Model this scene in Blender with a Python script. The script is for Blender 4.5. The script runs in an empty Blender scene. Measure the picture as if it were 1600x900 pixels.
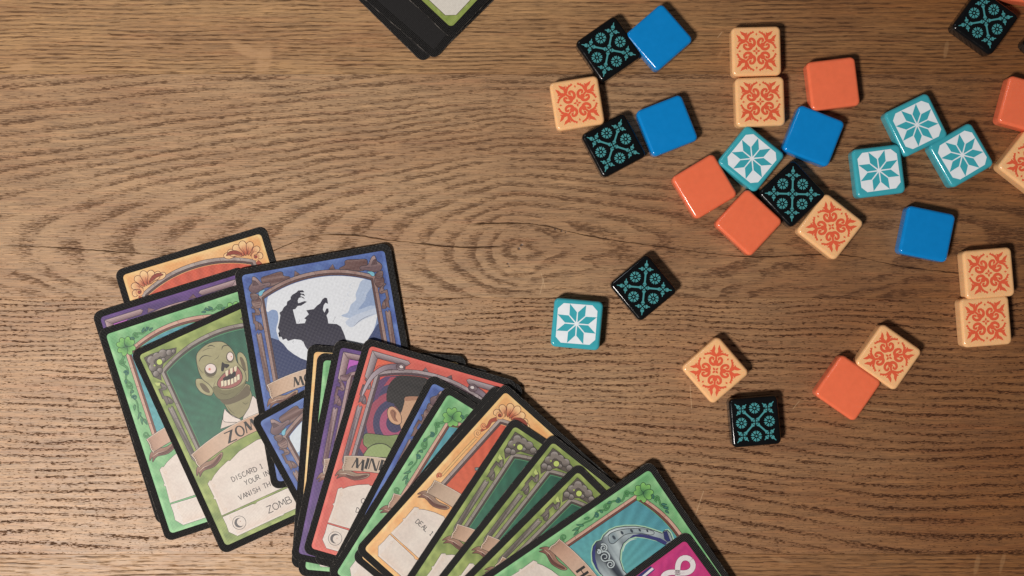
import bpy, bmesh, math, random
from mathutils import Vector, Matrix
from math import sin, cos, pi, radians, sqrt, atan2, floor

random.seed(7)
C = bpy.context.scene.collection
S = bpy.context.scene

# ------------------------------------------------------------------ camera, light, exposure
K = 3796.0           # photo pixels per metre on the table plane
D = 0.45             # camera height above the table
cam_d = bpy.data.cameras.new('camera')
cam_d.sensor_width = 36.0
cam_d.lens = 36.0 * D / (1600.0 / K)
cam_d.clip_start = 0.01; cam_d.clip_end = 50.0
cam = bpy.data.objects.new('camera', cam_d); C.objects.link(cam)
cam.location = (0, 0, D)
S.camera = cam

w = bpy.data.worlds.new("World"); S.world = w; w.use_nodes = True
bgn = w.node_tree.nodes['Background']
bgn.inputs[0].default_value = (0.80, 0.78, 0.80, 1); bgn.inputs[1].default_value = 0.045

def area(name, loc, target, size, energy, col, spread):
    l = bpy.data.lights.new(name, 'AREA'); l.shape = 'DISK'; l.size = size; l.energy = energy; l.color = col; l.spread = radians(spread)
    o = bpy.data.objects.new(name, l); C.objects.link(o)
    o.location = loc
    o.rotation_euler = (Vector(target) - Vector(loc)).to_track_quat('-Z', 'Y').to_euler()
    return o
area('key_lamp', (-0.50, -0.40, 0.95), (-0.06, -0.04, 0), 0.20, 13.4, (1.0, 0.95, 0.89), 180)
area('fill_lamp', (-0.55, 0.75, 1.00), (0.0, 0.0, 0), 0.30, 1.3, (0.92, 0.95, 1.0), 180)

S.view_settings.view_transform = 'Standard'
S.view_settings.look = 'None'
S.view_settings.exposure = 0.0
S.view_settings.gamma = 1.0
S.view_settings.use_curve_mapping = False
S.render.engine = 'CYCLES'

def P(px, py, z=0.0):
    """a point on the table (or z above it) that the photo shows at px, py"""
    k = (D - z) / D
    return Vector(((px - 800.0) / K * k, (450.0 - py) / K * k, z))

def lin(c):
    return tuple(((v / 255.0) / 12.92 if v / 255.0 <= 0.04045 else ((v / 255.0 + 0.055) / 1.055) ** 2.4) for v in c[:3]) + (1.0,)

# ------------------------------------------------------------------ node expressions
class G:
    def __init__(s, nt): s.nt = nt
    def n(s, t, **kw):
        o = s.nt.nodes.new(t)
        for k, v in kw.items(): setattr(o, k, v)
        return o
    def plug(s, sock, v):
        if isinstance(v, E): s.nt.links.new(v.s, sock)
        else: sock.default_value = v
    def math(s, op, *a, clamp=False):
        m = s.n('ShaderNodeMath', operation=op); m.use_clamp = clamp
        for i, v in enumerate(a): s.plug(m.inputs[i], v)
        return E(s, m.outputs[0])
    def vec(s, x, y, z=0.0):
        m = s.n('ShaderNodeCombineXYZ')
        for i, v in enumerate((x, y, z)): s.plug(m.inputs[i], v)
        return E(s, m.outputs[0])
    def noise(s, x, y, scale=1.0, detail=2.0, rough=0.5, z=None):
        m = s.n('ShaderNodeTexNoise'); m.noise_dimensions = '3D' if z is not None else '2D'
        s.plug(m.inputs['Vector'], s.vec(x, y, z if z is not None else 0.0))
        m.inputs['Scale'].default_value = scale; m.inputs['Detail'].default_value = detail; m.inputs['Roughness'].default_value = rough
        return E(s, m.outputs[0])
    def step(s, x, a, b):
        m = s.n('ShaderNodeMapRange', interpolation_type='SMOOTHSTEP')
        s.plug(m.inputs[0], x); s.plug(m.inputs[1], a); s.plug(m.inputs[2], b)
        m.inputs[3].default_value = 0; m.inputs[4].default_value = 1
        return E(s, m.outputs[0])
    def mix(s, f, a, b, mode='MIX'):
        m = s.n('ShaderNodeMix', data_type='RGBA'); m.blend_type = mode
        s.plug(m.inputs[0], f); s.plug(m.inputs[6], a); s.plug(m.inputs[7], b)
        return E(s, m.outputs[2])
    def curve(s, x, pts):
        m = s.n('ShaderNodeFloatCurve'); c = m.mapping.curves[0]
        c.points[0].location = pts[0]; c.points[1].location = pts[-1]
        for p in pts[1:-1]: c.points.new(*p)
        for p in c.points: p.handle_type = 'AUTO'
        m.mapping.update(); s.plug(m.inputs['Value'], x)
        return E(s, m.outputs[0])
class E:
    def __init__(s, g, sock): s.g = g; s.s = sock
    def __add__(a, b): return a.g.math('ADD', a, b)
    __radd__ = __add__
    def __sub__(a, b): return a.g.math('SUBTRACT', a, b)
    def __rsub__(a, b): return a.g.math('SUBTRACT', b, a)
    def __mul__(a, b): return a.g.math('MULTIPLY', a, b)
    __rmul__ = __mul__
    def __truediv__(a, b): return a.g.math('DIVIDE', a, b)
    def __pow__(a, b): return a.g.math('POWER', a, b)

def material(name):
    m = bpy.data.materials.new(name); m.use_nodes = True
    nt = m.node_tree; b = nt.nodes['Principled BSDF']
    g = G(nt)
    tc = g.n('ShaderNodeTexCoord'); sep = g.n('ShaderNodeSeparateXYZ')
    nt.links.new(tc.outputs['Object'], sep.inputs[0])
    return m, g, b, E(g, sep.outputs[0]), E(g, sep.outputs[1]), E(g, sep.outputs[2])

def bump(g, b, h, strength, dist):
    bn = g.n('ShaderNodeBump'); bn.inputs['Strength'].default_value = strength; bn.inputs['Distance'].default_value = dist
    g.plug(bn.inputs['Height'], h); g.nt.links.new(bn.outputs[0], b.inputs['Normal'])

# ------------------------------------------------------------------ oak boards
CRACK_A = [(0, 384), (80, 386), (150, 391), (270, 399), (400, 396), (520, 366), (600, 374), (650, 380), (700, 385), (760, 386), (800, 383)]
CRACK_B = [(735, 350), (800, 349), (840, 351), (880, 360), (940, 372), (1000, 381), (1080, 392), (1180, 401), (1300, 398), (1420, 418), (1520, 428)]
def oak(name, kind, seed):
    m, g, b, x, y, z = material(name)
    px = x * K + 800.0
    py = 450.0 - y * K
    sx, sy = px + seed * 733.0, py + seed * 391.0
    n_low = g.noise(sx / 330.0, sy / 120.0, detail=1.5) - 0.5
    n_mid = g.noise(sx / 75.0, sy / 26.0, detail=2.0) - 0.5
    n_fine = g.noise(sx / 16.0, sy / 7.0, detail=2.0) - 0.5
    if kind == 'cathedral':
        dx = px - 805.0
        dy = py - 388.0 + n_low * 38.0 + n_mid * 15.0 + n_fine * 3.5
        adx = g.math('ABSOLUTE', dx + n_mid * 34.0 + n_fine * 8.0)
        ad2 = adx * adx / (adx + 55.0)
        hl = (ad2 ** 0.44) * 10.6
        hr = (ad2 ** 0.5) * 4.7
        side = g.step(dx, -60.0, 60.0)
        h = hl + (hr - hl) * side
        f = g.math('SQRT', dy * dy + h * h)
        phase = (g.math('SQRT', f * f + 3600.0) - 60.0) / 10.6 + n_low * 1.1 + n_mid * 0.9 + g.math('SINE', f / 31.0) * 0.45
        w0, w1 = 0.28, 0.8
        porelen, poreh = 13.0, 1.15
        amp = 0.74
    elif kind == 'porous':
        t = py - 465.0 + n_low * 30.0 + n_mid * 7.0 + n_fine * 2.2
        right = g.step(px, 600.0, 1500.0)
        wav = g.math('SINE', px / 210.0 + py / 140.0) * 5.0 * right
        t = t + wav
        phase = t * (0.128 - 0.0 * 1) - (t * t) * 0.000083 - right * t * 0.022
        w0, w1 = 0.22, 0.62
        porelen, poreh = 8.5, 1.35
        amp = 1.0
    else:
        t = py + n_low * 16.0 + n_mid * 4.0 + n_fine * 1.2
        phase = t / 6.6
        w0, w1 = 0.2, 0.75
        porelen, poreh = 30.0, 0.95
        amp = 0.7
    fr = g.math('FRACT', phase)
    band = g.step(fr, 0.0, 0.14) * (1.0 - g.step(fr, w0, w1))
    patch = g.step(g.noise(sx / 120.0, sy / 22.0, detail=1.0, z=phase * 0.0 + 3.3), 0.26, 0.6)
    band = band * (0.22 + patch * 0.78)
    # open pores: short dashes along the board wherever the early wood crosses
    pn = g.noise(sx / porelen, sy / poreh, detail=2.2, rough=0.6)
    jit = g.noise(sx / 40.0 + 31.0, sy / 5.0, detail=1.0) - 0.5
    thr = 0.685 - band * 0.21 - jit * 0.16
    pore = g.step(pn, thr - 0.03, thr + 0.045)
    pn2 = g.noise(sx / (porelen * 3.2) + 91.0, sy / 0.8, detail=1.5)
    fibre = g.noise(sx / 70.0, sy / 1.5, detail=3.0, rough=0.65) - 0.5
    fibre2 = g.noise(sx / 160.0 + 5.0, sy / 5.0, detail=2.0) - 0.5
    if kind == 'cathedral':  light, mid, dark = (174, 136, 97), (146, 107, 73), (58, 33, 20)
    elif kind == 'porous':   light, mid, dark = (176, 136, 96), (148, 107, 72), (56, 31, 18)
    else:                    light, mid, dark = (176, 134, 88), (124, 86, 53), (52, 29, 16)
    col = g.mix(g.math('MULTIPLY', band, amp * 0.6, clamp=True), lin(light), lin(mid))
    warm = g.step(g.noise(sx / 260.0 + 9.0, sy / 70.0, detail=2.0), 0.38, 0.72)
    col = g.mix(warm * 0.30, col, lin((140, 92, 54)))
    redd = g.step(g.noise(sx / 150.0 + 40.0, sy / 9.0, detail=2.0), 0.56, 0.72)
    col = g.mix(redd * 0.14, col, lin((158, 88, 54)))
    fib3 = g.noise(sx / 22.0, sy / 0.9 + 77.0, detail=2.0, rough=0.6) - 0.5
    bright = g.math('ADD', 1.0, fibre * 1.15 + fib3 * 0.95 + fibre2 * 0.55 + n_low * 0.2)
    # light falloff and vignette painted into board colour: redder, darker towards the right
    falloff_tint = g.step(px + (n_low * 500.0) + n_mid * 160.0, 500.0, 1750.0)
    col = g.mix(falloff_tint, col, g.mix(1.0, col, (0.52, 0.355, 0.21, 1.0), 'MULTIPLY'))
    gray = g.n('ShaderNodeCombineColor')
    for i in range(3): g.plug(gray.inputs[i], bright)
    col = g.mix(1.0, col, E(g, gray.outputs[0]), 'MULTIPLY')
    streak = g.step(pn2, 0.58, 0.72) * 0.45
    col = g.mix(streak, col, lin(dark))
    pd = g.math('MULTIPLY', pore, amp * (0.90 if kind != 'fine' else 1.0), clamp=True)
    col = g.mix(pd, col, lin(dark))
    height = 1.0 - pd * 0.9 + fibre * 0.5
    # pale smooth medullary rays
    rays = [(33, 105, 26, 9, -20), (385, 78, 34, 11, 25), (412, 96, 14, 34, 15), (208, 66, 60, 5, -3), (880, 44, 12, 10, 30),
            (1478, 78, 4, 16, 10), (1222, 876, 26, 5, 18), (1526, 884, 5, 18, 12), (1566, 880, 4, 20, 14), (1125, 85, 3, 9, 30)] if kind == 'fine' else \
           [(560, 128, 26, 3, -5), (1378, 640, 30, 3, 3)]
    for (cx, cy, ax, ay, an) in rays:
        ca, sa = cos(radians(an)), sin(radians(an))
        ex, ey = px - float(cx), py - float(cy)
        wx = (ex * ca + ey * sa) / float(ax); wy = (ey * ca - ex * sa) / float(ay)
        d = wx * wx + wy * wy + n_mid * 0.9 + n_fine * 0.7
        mk = 1.0 - g.step(d, 0.25, 1.15)
        col = g.mix(mk * (0.66 if cx < 600 else 0.26), col, lin((188, 144, 100)))
    if kind == 'fine':
        fl = g.noise(sx / 34.0 + 17.0, sy / 15.0 + sx / 90.0, detail=1.0)
        col = g.mix(g.step(fl, 0.70, 0.80) * 0.16, col, lin((174, 126, 80)))
    # hairline scratches
    for (ax, ay, bx, by) in [(850, 433, 843, 462), (1100, 765, 1072, 850), (845, 425, 852, 452), (1238, 640, 1250, 625), (1120, 60, 1130, 48), (300, 610, 296, 628), (660, 170, 690, 174), (1550, 255, 1545, 266), (1078, 600, 1081, 640), (369, 173, 376, 174), (135, 306, 143, 307), (690, 430, 696, 431)]:
        L = sqrt((bx - ax) ** 2 + (by - ay) ** 2); ux, uy = (bx - ax) / L, (by - ay) / L
        ex, ey = px - float(ax), py - float(ay)
        along = ex * ux + ey * uy; across = g.math('ABSOLUTE', ey * ux - ex * uy + n_fine * 1.2)
        mk = (1.0 - g.step(across, 0.2, 0.9)) * g.step(along, 0.0, 3.0) * (1.0 - g.step(along, L - 4.0, L))
        col = g.mix(mk * 0.42, col, lin((214, 180, 140)))
    if kind == 'cathedral':
        for pts, wd in ((CRACK_A, 0.8), (CRACK_B, 0.95)):
            x0, x1 = pts[0][0], pts[-1][0]; y0, y1 = 330.0, 440.0
            t = (px - float(x0)) / float(x1 - x0)
            cy = g.curve(t, [((p[0] - x0) / (x1 - x0), (p[1] - y0) / (y1 - y0)) for p in pts]) * (y1 - y0) + y0
            d = g.math('ABSOLUTE', py - cy + n_fine * 2.6 + n_mid * 2.2)
            width = (g.noise(px / 45.0, py / 900.0 + 3.0, detail=1.0) - 0.30) * 4.0 * wd
            width = g.math('MAXIMUM', width, 0.12)
            mk = (1.0 - g.step(d, width * 0.35, width + 0.55)) * g.step(t, 0.0, 0.02) * (1.0 - g.step(t, 0.96, 1.0))
            col = g.mix(mk * 0.88, col, lin((42, 24, 16)))
            height = height - mk * 2.0; pd = g.math('MAXIMUM', pd, mk)
        for (cx, cy, r) in [(811, 388.5, 3.0), (814.5, 383.0, 3.0), (793, 412, 2.0), (795, 416, 1.6), (868, 358, 2.2), (877, 361, 2.2), (884, 363, 1.4)]:
            ex, ey = px - float(cx) + n_fine * 3, (py - float(cy)) * 1.2
            d = g.math('SQRT', ex * ex + ey * ey)
            mk = 1.0 - g.step(d, r * 0.4, r * 1.15)
            col = g.mix(mk * 0.85, col, lin((48, 26, 18)))
            height = height - mk * 2.0
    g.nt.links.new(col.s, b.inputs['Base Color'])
    ro = g.noise(sx / 40.0, sy / 9.0, detail=2.0) * 0.12 + 0.46 + pd * 0.2
    g.nt.links.new(ro.s, b.inputs['Roughness'])
    g.nt.links.new((0.72 - pd * 0.62).s, b.inputs['Specular IOR Level'])
    bump(g, b, height, 0.5, 0.00012)
    return m

root = bpy.data.objects.new('table_top', None); C.objects.link(root); root['kind'] = 'structure'
root['label'] = 'oiled oak table top of glued boards with a knot'
boards = [(-820, -235, 'porous', 4), (-235, 115.5, 'fine', 1), (115.5, 465.5, 'cathedral', 2), (465.5, 866, 'porous', 3), (866, 1215, 'fine', 5), (1215, 1720, 'porous', 6)]
for (a, c, kind, sd) in boards:
    bm = bmesh.new()
    x0, x1 = -2600.0, 4200.0
    X0, X1 = (x0 - 800) / K, (x1 - 800) / K
    Y1, Y0 = (450 - a) / K - 0.00002, (450 - c) / K + 0.00002
    bv = 0.00010
    vs = {}
    for nm, (ins, zz) in {'t': (bv, 0.0), 'm': (0, -bv), 'b': (0, -0.028)}.items():
        vs[nm] = [bm.verts.new(v) for v in ((X0 + ins, Y0 + ins, zz), (X1 - ins, Y0 + ins, zz), (X1 - ins, Y1 - ins, zz), (X0 + ins, Y1 - ins, zz))]
    bm.faces.new(vs['t'])
    for p, q in (('m', 't'), ('b', 'm')):
        for i in range(4):
            j = (i + 1) % 4
            bm.faces.new((vs[p][i], vs[p][j], vs[q][j], vs[q][i]))
    bm.faces.new(list(reversed(vs['b'])))
    me = bpy.data.meshes.new('board'); bm.to_mesh(me); bm.free()
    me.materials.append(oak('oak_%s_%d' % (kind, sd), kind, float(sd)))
    o = bpy.data.objects.new('board', me); C.objects.link(o); o.parent = root

# ------------------------------------------------------------------ materials of cards and tiles
def linen(g, x, y, period=0.00056):
    a = g.math('SINE', x * (2 * pi / period)); c = g.math('SINE', y * (2 * pi / period))
    return a * 0.5 + c * 0.5

def ink_mat():
    m, g, b, x, y, z = material('printed_card_ink')
    at = g.n('ShaderNodeAttribute', attribute_name='Col')
    mot = g.noise(x * 900.0, y * 900.0, detail=3.0) - 0.5
    grain = g.noise(x * 4200.0, y * 4200.0, detail=1.0) - 0.5
    br = g.math('ADD', 1.0, mot * 0.22 + grain * 0.16)
    cc = g.n('ShaderNodeCombineColor')
    for i in range(3): g.plug(cc.inputs[i], br)
    col = g.mix(1.0, E(g, at.outputs['Color']), E(g, cc.outputs[0]), 'MULTIPLY')
    g.nt.links.new(col.s, b.inputs['Base Color'])
    b.inputs['Roughness'].default_value = 0.44; b.inputs['Specular IOR Level'].default_value = 0.32
    bump(g, b, linen(g, x, y), 0.6, 0.00003)
    return m
INK = ink_mat()

def stock_mat():
    m, g, b, x, y, z = material('black_card_stock')
    n1 = g.noise(x * 600.0, y * 600.0, detail=3.0)
    col = g.mix(n1, lin((10, 8, 8)), lin((19, 16, 15)))
    sp = g.step(g.noise(x * 2600.0, y * 2600.0, detail=1.0), 0.74, 0.80)
    col = g.mix(sp * 0.25, col, lin((120, 112, 104)))
    ex = 0.0325 - g.math('ABSOLUTE', x); ey = 0.04575 - g.math('ABSOLUTE', y)
    d = g.math('MINIMUM', ex, ey)
    nick = g.step(g.noise(x * 1400.0, y * 1400.0, detail=2.0), 0.64, 0.70) * (1.0 - g.step(d, 0.0002, 0.0006))
    col = g.mix(nick * 0.45, col, lin((150, 140, 130)))
    g.nt.links.new(col.s, b.inputs['Base Color'])
    b.inputs['Roughness'].default_value = 0.40; b.inputs['Specular IOR Level'].default_value = 0.20
    bump(g, b, linen(g, x, y), 1.0, 0.00006)
    return m
STOCK = stock_mat()

def edge_mat():
    m, g, b, x, y, z = material('worn_card_edge')
    n1 = g.step(g.noise(x * 260.0, y * 260.0, detail=3.0), 0.46, 0.74)
    col = g.mix(n1, lin((30, 25, 24)), lin((128, 120, 112)))
    g.nt.links.new(col.s, b.inputs['Base Color'])
    b.inputs['Roughness'].default_value = 0.7
    return m
EDGE = edge_mat()

def plastic(name, c, rough=0.22, sss=0.0):
    m, g, b, x, y, z = material(name)
    n = g.noise(x * 380.0, y * 380.0, detail=3.0) - 0.5
    oi = g.n('ShaderNodeObjectInfo')
    wear = g.noise(x * 140.0 + E(g, oi.outputs['Random']) * 40.0, y * 140.0, detail=4.0, rough=0.7) - 0.5
    br = g.math('ADD', 0.98, n * 0.10 + wear * 0.10 + E(g, oi.outputs['Random']) * 0.05)
    cc = g.n('ShaderNodeCombineColor')
    for i in range(3): g.plug(cc.inputs[i], br)
    col = g.mix(1.0, lin(c), E(g, cc.outputs[0]), 'MULTIPLY')
    g.nt.links.new(col.s, b.inputs['Base Color'])
    ro = g.noise(x * 900.0, y * 900.0, detail=2.0) * 0.08 + g.step(wear, -0.05, 0.16) * 0.09 + rough
    g.nt.links.new(ro.s, b.inputs['Roughness'])
    b.inputs['Specular IOR Level'].default_value = 0.5
    if sss:
        b.inputs['Subsurface Weight'].default_value = sss
        b.inputs['Subsurface Radius'].default_value = (0.0012, 0.0006, 0.0003)
        b.inputs['Subsurface Scale'].default_value = 1.0
    bump(g, b, g.noise(x * 500.0, y * 500.0, detail=2.0), 0.05, 0.0001)
    return m
PL = {'black': plastic('black_resin', (15, 16, 18), 0.09),
      'blue': plastic('blue_resin', (14, 132, 206), 0.09),
      'cream': plastic('cream_resin', (251, 194, 138), 0.09, 0.15),
      'orange': plastic('orange_resin', (244, 119, 82), 0.09, 0.1),
      'teal': plastic('teal_resin', (66, 170, 184), 0.09)}
PR = {'black': plastic('teal_print', (76, 150, 154), 0.25),
      'cream': plastic('red_print', (230, 98, 66), 0.25),
      'teal': plastic('white_print', (236, 242, 248), 0.25)}

# ------------------------------------------------------------------ flat-shape drawing
def stroke_pts(pts, widths):
    """outline polygon of a polyline with a width per vertex"""
    n = len(pts); L, R = [], []
    for i, (x, y) in enumerate(pts):
        a = pts[max(i - 1, 0)]; c = pts[min(i + 1, n - 1)]
        dx, dy = c[0] - a[0], c[1] - a[1]; d = sqrt(dx * dx + dy * dy) or 1e-9
        nx, ny = -dy / d, dx / d; h = widths[i] / 2
        L.append((x + nx * h, y + ny * h)); R.append((x - nx * h, y - ny * h))
    return L, R
def smooth(pts, k=5, closed=False):
    """Catmull-Rom through the points"""
    n = len(pts); out = []
    rng = range(n if closed else n - 1)
    for i in rng:
        if closed: p0, p1, p2, p3 = pts[(i - 1) % n], pts[i], pts[(i + 1) % n], pts[(i + 2) % n]
        else: p0, p1, p2, p3 = pts[max(i - 1, 0)], pts[i], pts[i + 1], pts[min(i + 2, n - 1)]
        for j in range(k):
            t = j / k
            out.append(tuple(0.5 * (2 * p1[q] + (p2[q] - p0[q]) * t + (2 * p0[q] - 5 * p1[q] + 4 * p2[q] - p3[q]) * t * t + (3 * p1[q] - p0[q] - 3 * p2[q] + p3[q]) * t ** 3) for q in range(2)))
    if not closed: out.append(tuple(pts[-1]))
    return out
def circle(cx, cy, r, n=20, ry=None, rot=0):
    ry = ry or r; a = radians(rot)
    return [(cx + r * cos(t) * cos(a) - ry * sin(t) * sin(a), cy + r * cos(t) * sin(a) + ry * sin(t) * cos(a)) for t in (2 * pi * i / n for i in range(n))]
def clip(poly, conv):
    """Sutherland-Hodgman against a convex polygon"""
    ar = sum(conv[i][0] * conv[(i + 1) % len(conv)][1] - conv[(i + 1) % len(conv)][0] * conv[i][1] for i in range(len(conv)))
    sg = 1 if ar > 0 else -1
    out = list(poly)
    for i in range(len(conv)):
        a, b2 = conv[i], conv[(i + 1) % len(conv)]
        def side(p): return sg * ((b2[0] - a[0]) * (p[1] - a[1]) - (b2[1] - a[1]) * (p[0] - a[0]))
        inp, out = out, []
        for j in range(len(inp)):
            p, q = inp[j], inp[(j + 1) % len(inp)]
            sp, sq = side(p), side(q)
            if sp >= 0: out.append(p)
            if (sp > 0 and sq < 0) or (sp < 0 and sq > 0):
                t = sp / (sp - sq); out.append((p[0] + (q[0] - p[0]) * t, p[1] + (q[1] - p[1]) * t))
        if not out: return []
    return out

def tri2d(pts):
    from mathutils.geometry import tessellate_polygon
    return tessellate_polygon([[Vector((p[0], p[1], 0)) for p in pts]])

class Ink:
    """flat printed shapes laid one over another on a card, in card millimetres"""
    DZ = 0.5e-6
    @staticmethod
    def lc(c):
        a = lin(c); y = 0.25 * a[0] + 0.6 * a[1] + 0.15 * a[2]; k = 0.84
        return tuple(k * (v + (y - v) * 0.12) + 0.006 for v in a[:3]) + (1.0,)
    def __init__(s, W, H):
        s.W, s.H = W, H; s.z = 3e-6; s.parts = {}; s.cur = ('artwork', 0); s.clipto = None
    def part(s, name, side=0): s.cur = (name, side); return s
    def _buf(s): return s.parts.setdefault(s.cur, ([], [], []))
    def _v(s, p): return ((p[0] - s.W / 2) / 1000.0, -(p[1] - s.H / 2) / 1000.0, s.z)
    def poly(s, pts, col, line=None, lw=0.16, clipped=True):
        pts = [tuple(p) for p in pts]
        if s.clipto and clipped: pts = clip(pts, s.clipto)
        q = []
        for p in pts:
            if not q or abs(p[0] - q[-1][0]) + abs(p[1] - q[-1][1]) > 1e-4: q.append(p)
        if len(q) > 2 and abs(q[0][0] - q[-1][0]) + abs(q[0][1] - q[-1][1]) < 1e-4: q.pop()
        pts = q
        if len(pts) < 3: return
        V, F, CC = s._buf(); b = len(V)
        for p in pts:
            V.append(s._v(p)); CC.append(s.lc(col(p[0], p[1]) if callable(col) else col))
        for t in tri2d(pts):
            a, c, d = (Vector(V[b + i]) for i in t)
            if (c - a).cross(d - a).z < 0: t = (t[0], t[2], t[1])
            F.append(tuple(b + i for i in t))
        s.z += s.DZ
        if line: s.line(pts + [pts[0]], lw, line, clipped=False)
    def strip(s, L, R, col):
        V, F, CC = s._buf(); b = len(V)
        for l, r in zip(L, R):
            for p in (l, r):
                V.append(s._v(p)); CC.append(s.lc(col(p[0], p[1]) if callable(col) else col))
        for i in range(len(L) - 1):
            q = (b + 2 * i, b + 2 * i + 1, b + 2 * i + 3, b + 2 * i + 2)
            a, c, d = (Vector(V[k]) for k in q[:3])
            if (c - a).cross(d - a).z < 0: q = tuple(reversed(q))
            F.append(q)
        s.z += s.DZ
    def line(s, pts, w, col, taper=False, clipped=True):
        n = len(pts)
        if s.clipto and clipped:
            pass
        ws = [w * (sin(pi * (0.12 + 0.88 * i / (n - 1))) if taper else 1) for i in range(n)]
        L, R = stroke_pts(pts, ws); s.strip(L, R, col)
    def rope(s, pts, ws, col, line=(40, 25, 25), lw=0.28):
        """outlined stroke with a width per vertex"""
        if not isinstance(ws, (list, tuple)): ws = [ws] * len(pts)
        if len(ws) != len(pts): ws = [ws[0] + (ws[-1] - ws[0]) * i / (len(pts) - 1) for i in range(len(pts))]
        L, R = stroke_pts(pts, [v + lw for v in ws]); s.strip(L, R, line)
        L, R = stroke_pts(pts, ws); s.strip(L, R, col)
    def grid(s, top, bot, u0, u1, nu, nv, col):
        """area between the curves v=top(u) and v=bot(u), colour per vertex"""
        V, F, CC = s._buf(); b = len(V)
        for j in range(nv + 1):
            for i in range(nu + 1):
                u = u0 + (u1 - u0) * i / nu
                v = top(u) + (bot(u) - top(u)) * j / nv
                V.append(s._v((u, v))); CC.append(s.lc(col(u, v)))
        for j in range(nv):
            for i in range(nu):
                a = b + j * (nu + 1) + i
                F.append((a, a + nu + 1, a + nu + 2, a + 1))
        s.z += s.DZ
    def build(s, parent, only=None):
        for (name, side), (V, F, CC) in s.parts.items():
            me = bpy.data.meshes.new(name); me.from_pydata(V, [], F)
            at = me.color_attributes.new('Col', 'FLOAT_COLOR', 'POINT')
            at.data.foreach_set('color', [c for q in CC for c in q])
            me.materials.append(INK)
            o = bpy.data.objects.new(name, me); C.objects.link(o); o.parent = parent

def vnoise(x, y, s=0):
    def h(i, j):
        n = sin(i * 127.1 + j * 311.7 + s * 74.7) * 43758.5453
        return n - floor(n)
    i, j = floor(x), floor(y); fx, fy = x - i, y - j
    fx, fy = fx * fx * (3 - 2 * fx), fy * fy * (3 - 2 * fy)
    return (h(i, j) * (1 - fx) + h(i + 1, j) * fx) * (1 - fy) + (h(i, j + 1) * (1 - fx) + h(i + 1, j + 1) * fx) * fy
def lerp(a, b, t): return tuple(a[i] + (b[i] - a[i]) * t for i in range(3))
def mottle(c1, c2, sc=0.45, seed=0):
    def f(u, v):
        t = 0.6 * vnoise(u * sc, v * sc, seed) + 0.4 * vnoise(u * sc * 2.7, v * sc * 2.7, seed + 5)
        return lerp(c1, c2, min(1, max(0, (t - 0.2) * 1.6)))
    return f

# ------------------------------------------------------------------ hand lettering
FONT = {
 'A': [[(0, 0), (.5, 1), (1, 0)], [(.2, .38), (.82, .38)]],
 'B': [[(0, 0), (0, 1), (.65, .95), (.72, .72), (.55, .53), (0, .5)], [(.55, .53), (.85, .35), (.75, .05), (0, 0)]],
 'C': [[(.92, .82), (.6, 1), (.2, .85), (.02, .5), (.2, .12), (.6, 0), (.92, .15)]],
 'D': [[(0, 0), (0, 1), (.5, .93), (.88, .6), (.82, .25), (.5, .04), (0, 0)]],
 'E': [[(.85, 1), (0, 1), (0, 0), (.85, 0)], [(0, .52), (.68, .52)]],
 'H': [[(0, 0), (0, 1)], [(.85, 0), (.85, 1)], [(0, .5), (.85, .5)]],
 'I': [[(.25, 0), (.25, 1)]],
 'L': [[(0, 1), (0, 0), (.8, 0)]],
 'M': [[(0, 0), (.12, 1), (.55, .25), (.95, 1), (1.1, 0)]],
 'N': [[(0, 0), (0, 1), (.85, 0), (.85, 1)]],
 'O': [[(.5, 1), (.12, .85), (0, .5), (.12, .15), (.5, 0), (.88, .15), (1, .5), (.88, .85), (.5, 1)]],
 'R': [[(0, 0), (0, 1), (.65, .93), (.74, .7), (.6, .5), (0, .46)], [(.35, .46), (.85, 0)]],
 'S': [[(.82, .85), (.45, 1), (.1, .85), (.14, .6), (.7, .42), (.8, .16), (.45, 0), (.02, .15)]],
 'T': [[(0, 1), (.95, 1)], [(.47, 1), (.47, 0)]],
 'U': [[(0, 1), (.03, .25), (.35, 0), (.7, .1), (.85, .4), (.85, 1)]],
 'V': [[(0, 1), (.42, 0), (.88, 1)]],
 'Y': [[(0, 1), (.42, .5), (.88, 1)], [(.42, .5), (.38, 0)]],
 'Z': [[(0, 1), (.85, 1), (0, 0), (.88, 0)]],
 '1': [[(.1, .78), (.35, 1), (.35, 0)], [(.1, 0), (.6, 0)]],
}
WID = {'I': .5, 'M': 1.1, 'O': 1.0, '1': .6, ' ': .55}
def write(ink, txt, u, v, h, lw=0.22, tilt=0.0, col=(52, 46, 50), wf=0.72, gap=.3):
    ink.part('lettering'); rr = random.Random(len(txt) * 7 + int(u * 10))
    x = u; ca, sa = cos(radians(tilt)), sin(radians(tilt))
    for ch in txt:
        if ch in FONT:
            jy = rr.uniform(-.05, .05) * h; a = rr.uniform(-.05, .05)
            for st in FONT[ch]:
                pts = []
                for (gx, gy) in st:
                    X = gx * h * wf - a * gy * h * .5; Y = -gy * h + jy
                    xx = (x - u) + X
                    pts.append((u + xx * ca - Y * sa, v + xx * sa + Y * ca))
                # dense corners
                q = [pts[0]]
                for k in range(1, len(pts)):
                    p0 = pts[k - 1]; p1 = pts[k]
                    q += [(p0[0] + (p1[0] - p0[0]) * t, p0[1] + (p1[1] - p0[1]) * t) for t in (.06, .94)] + [p1]
                ink.line(q, lw, col)
        x += (WID.get(ch, .86) + gap) * h * wf

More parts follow.
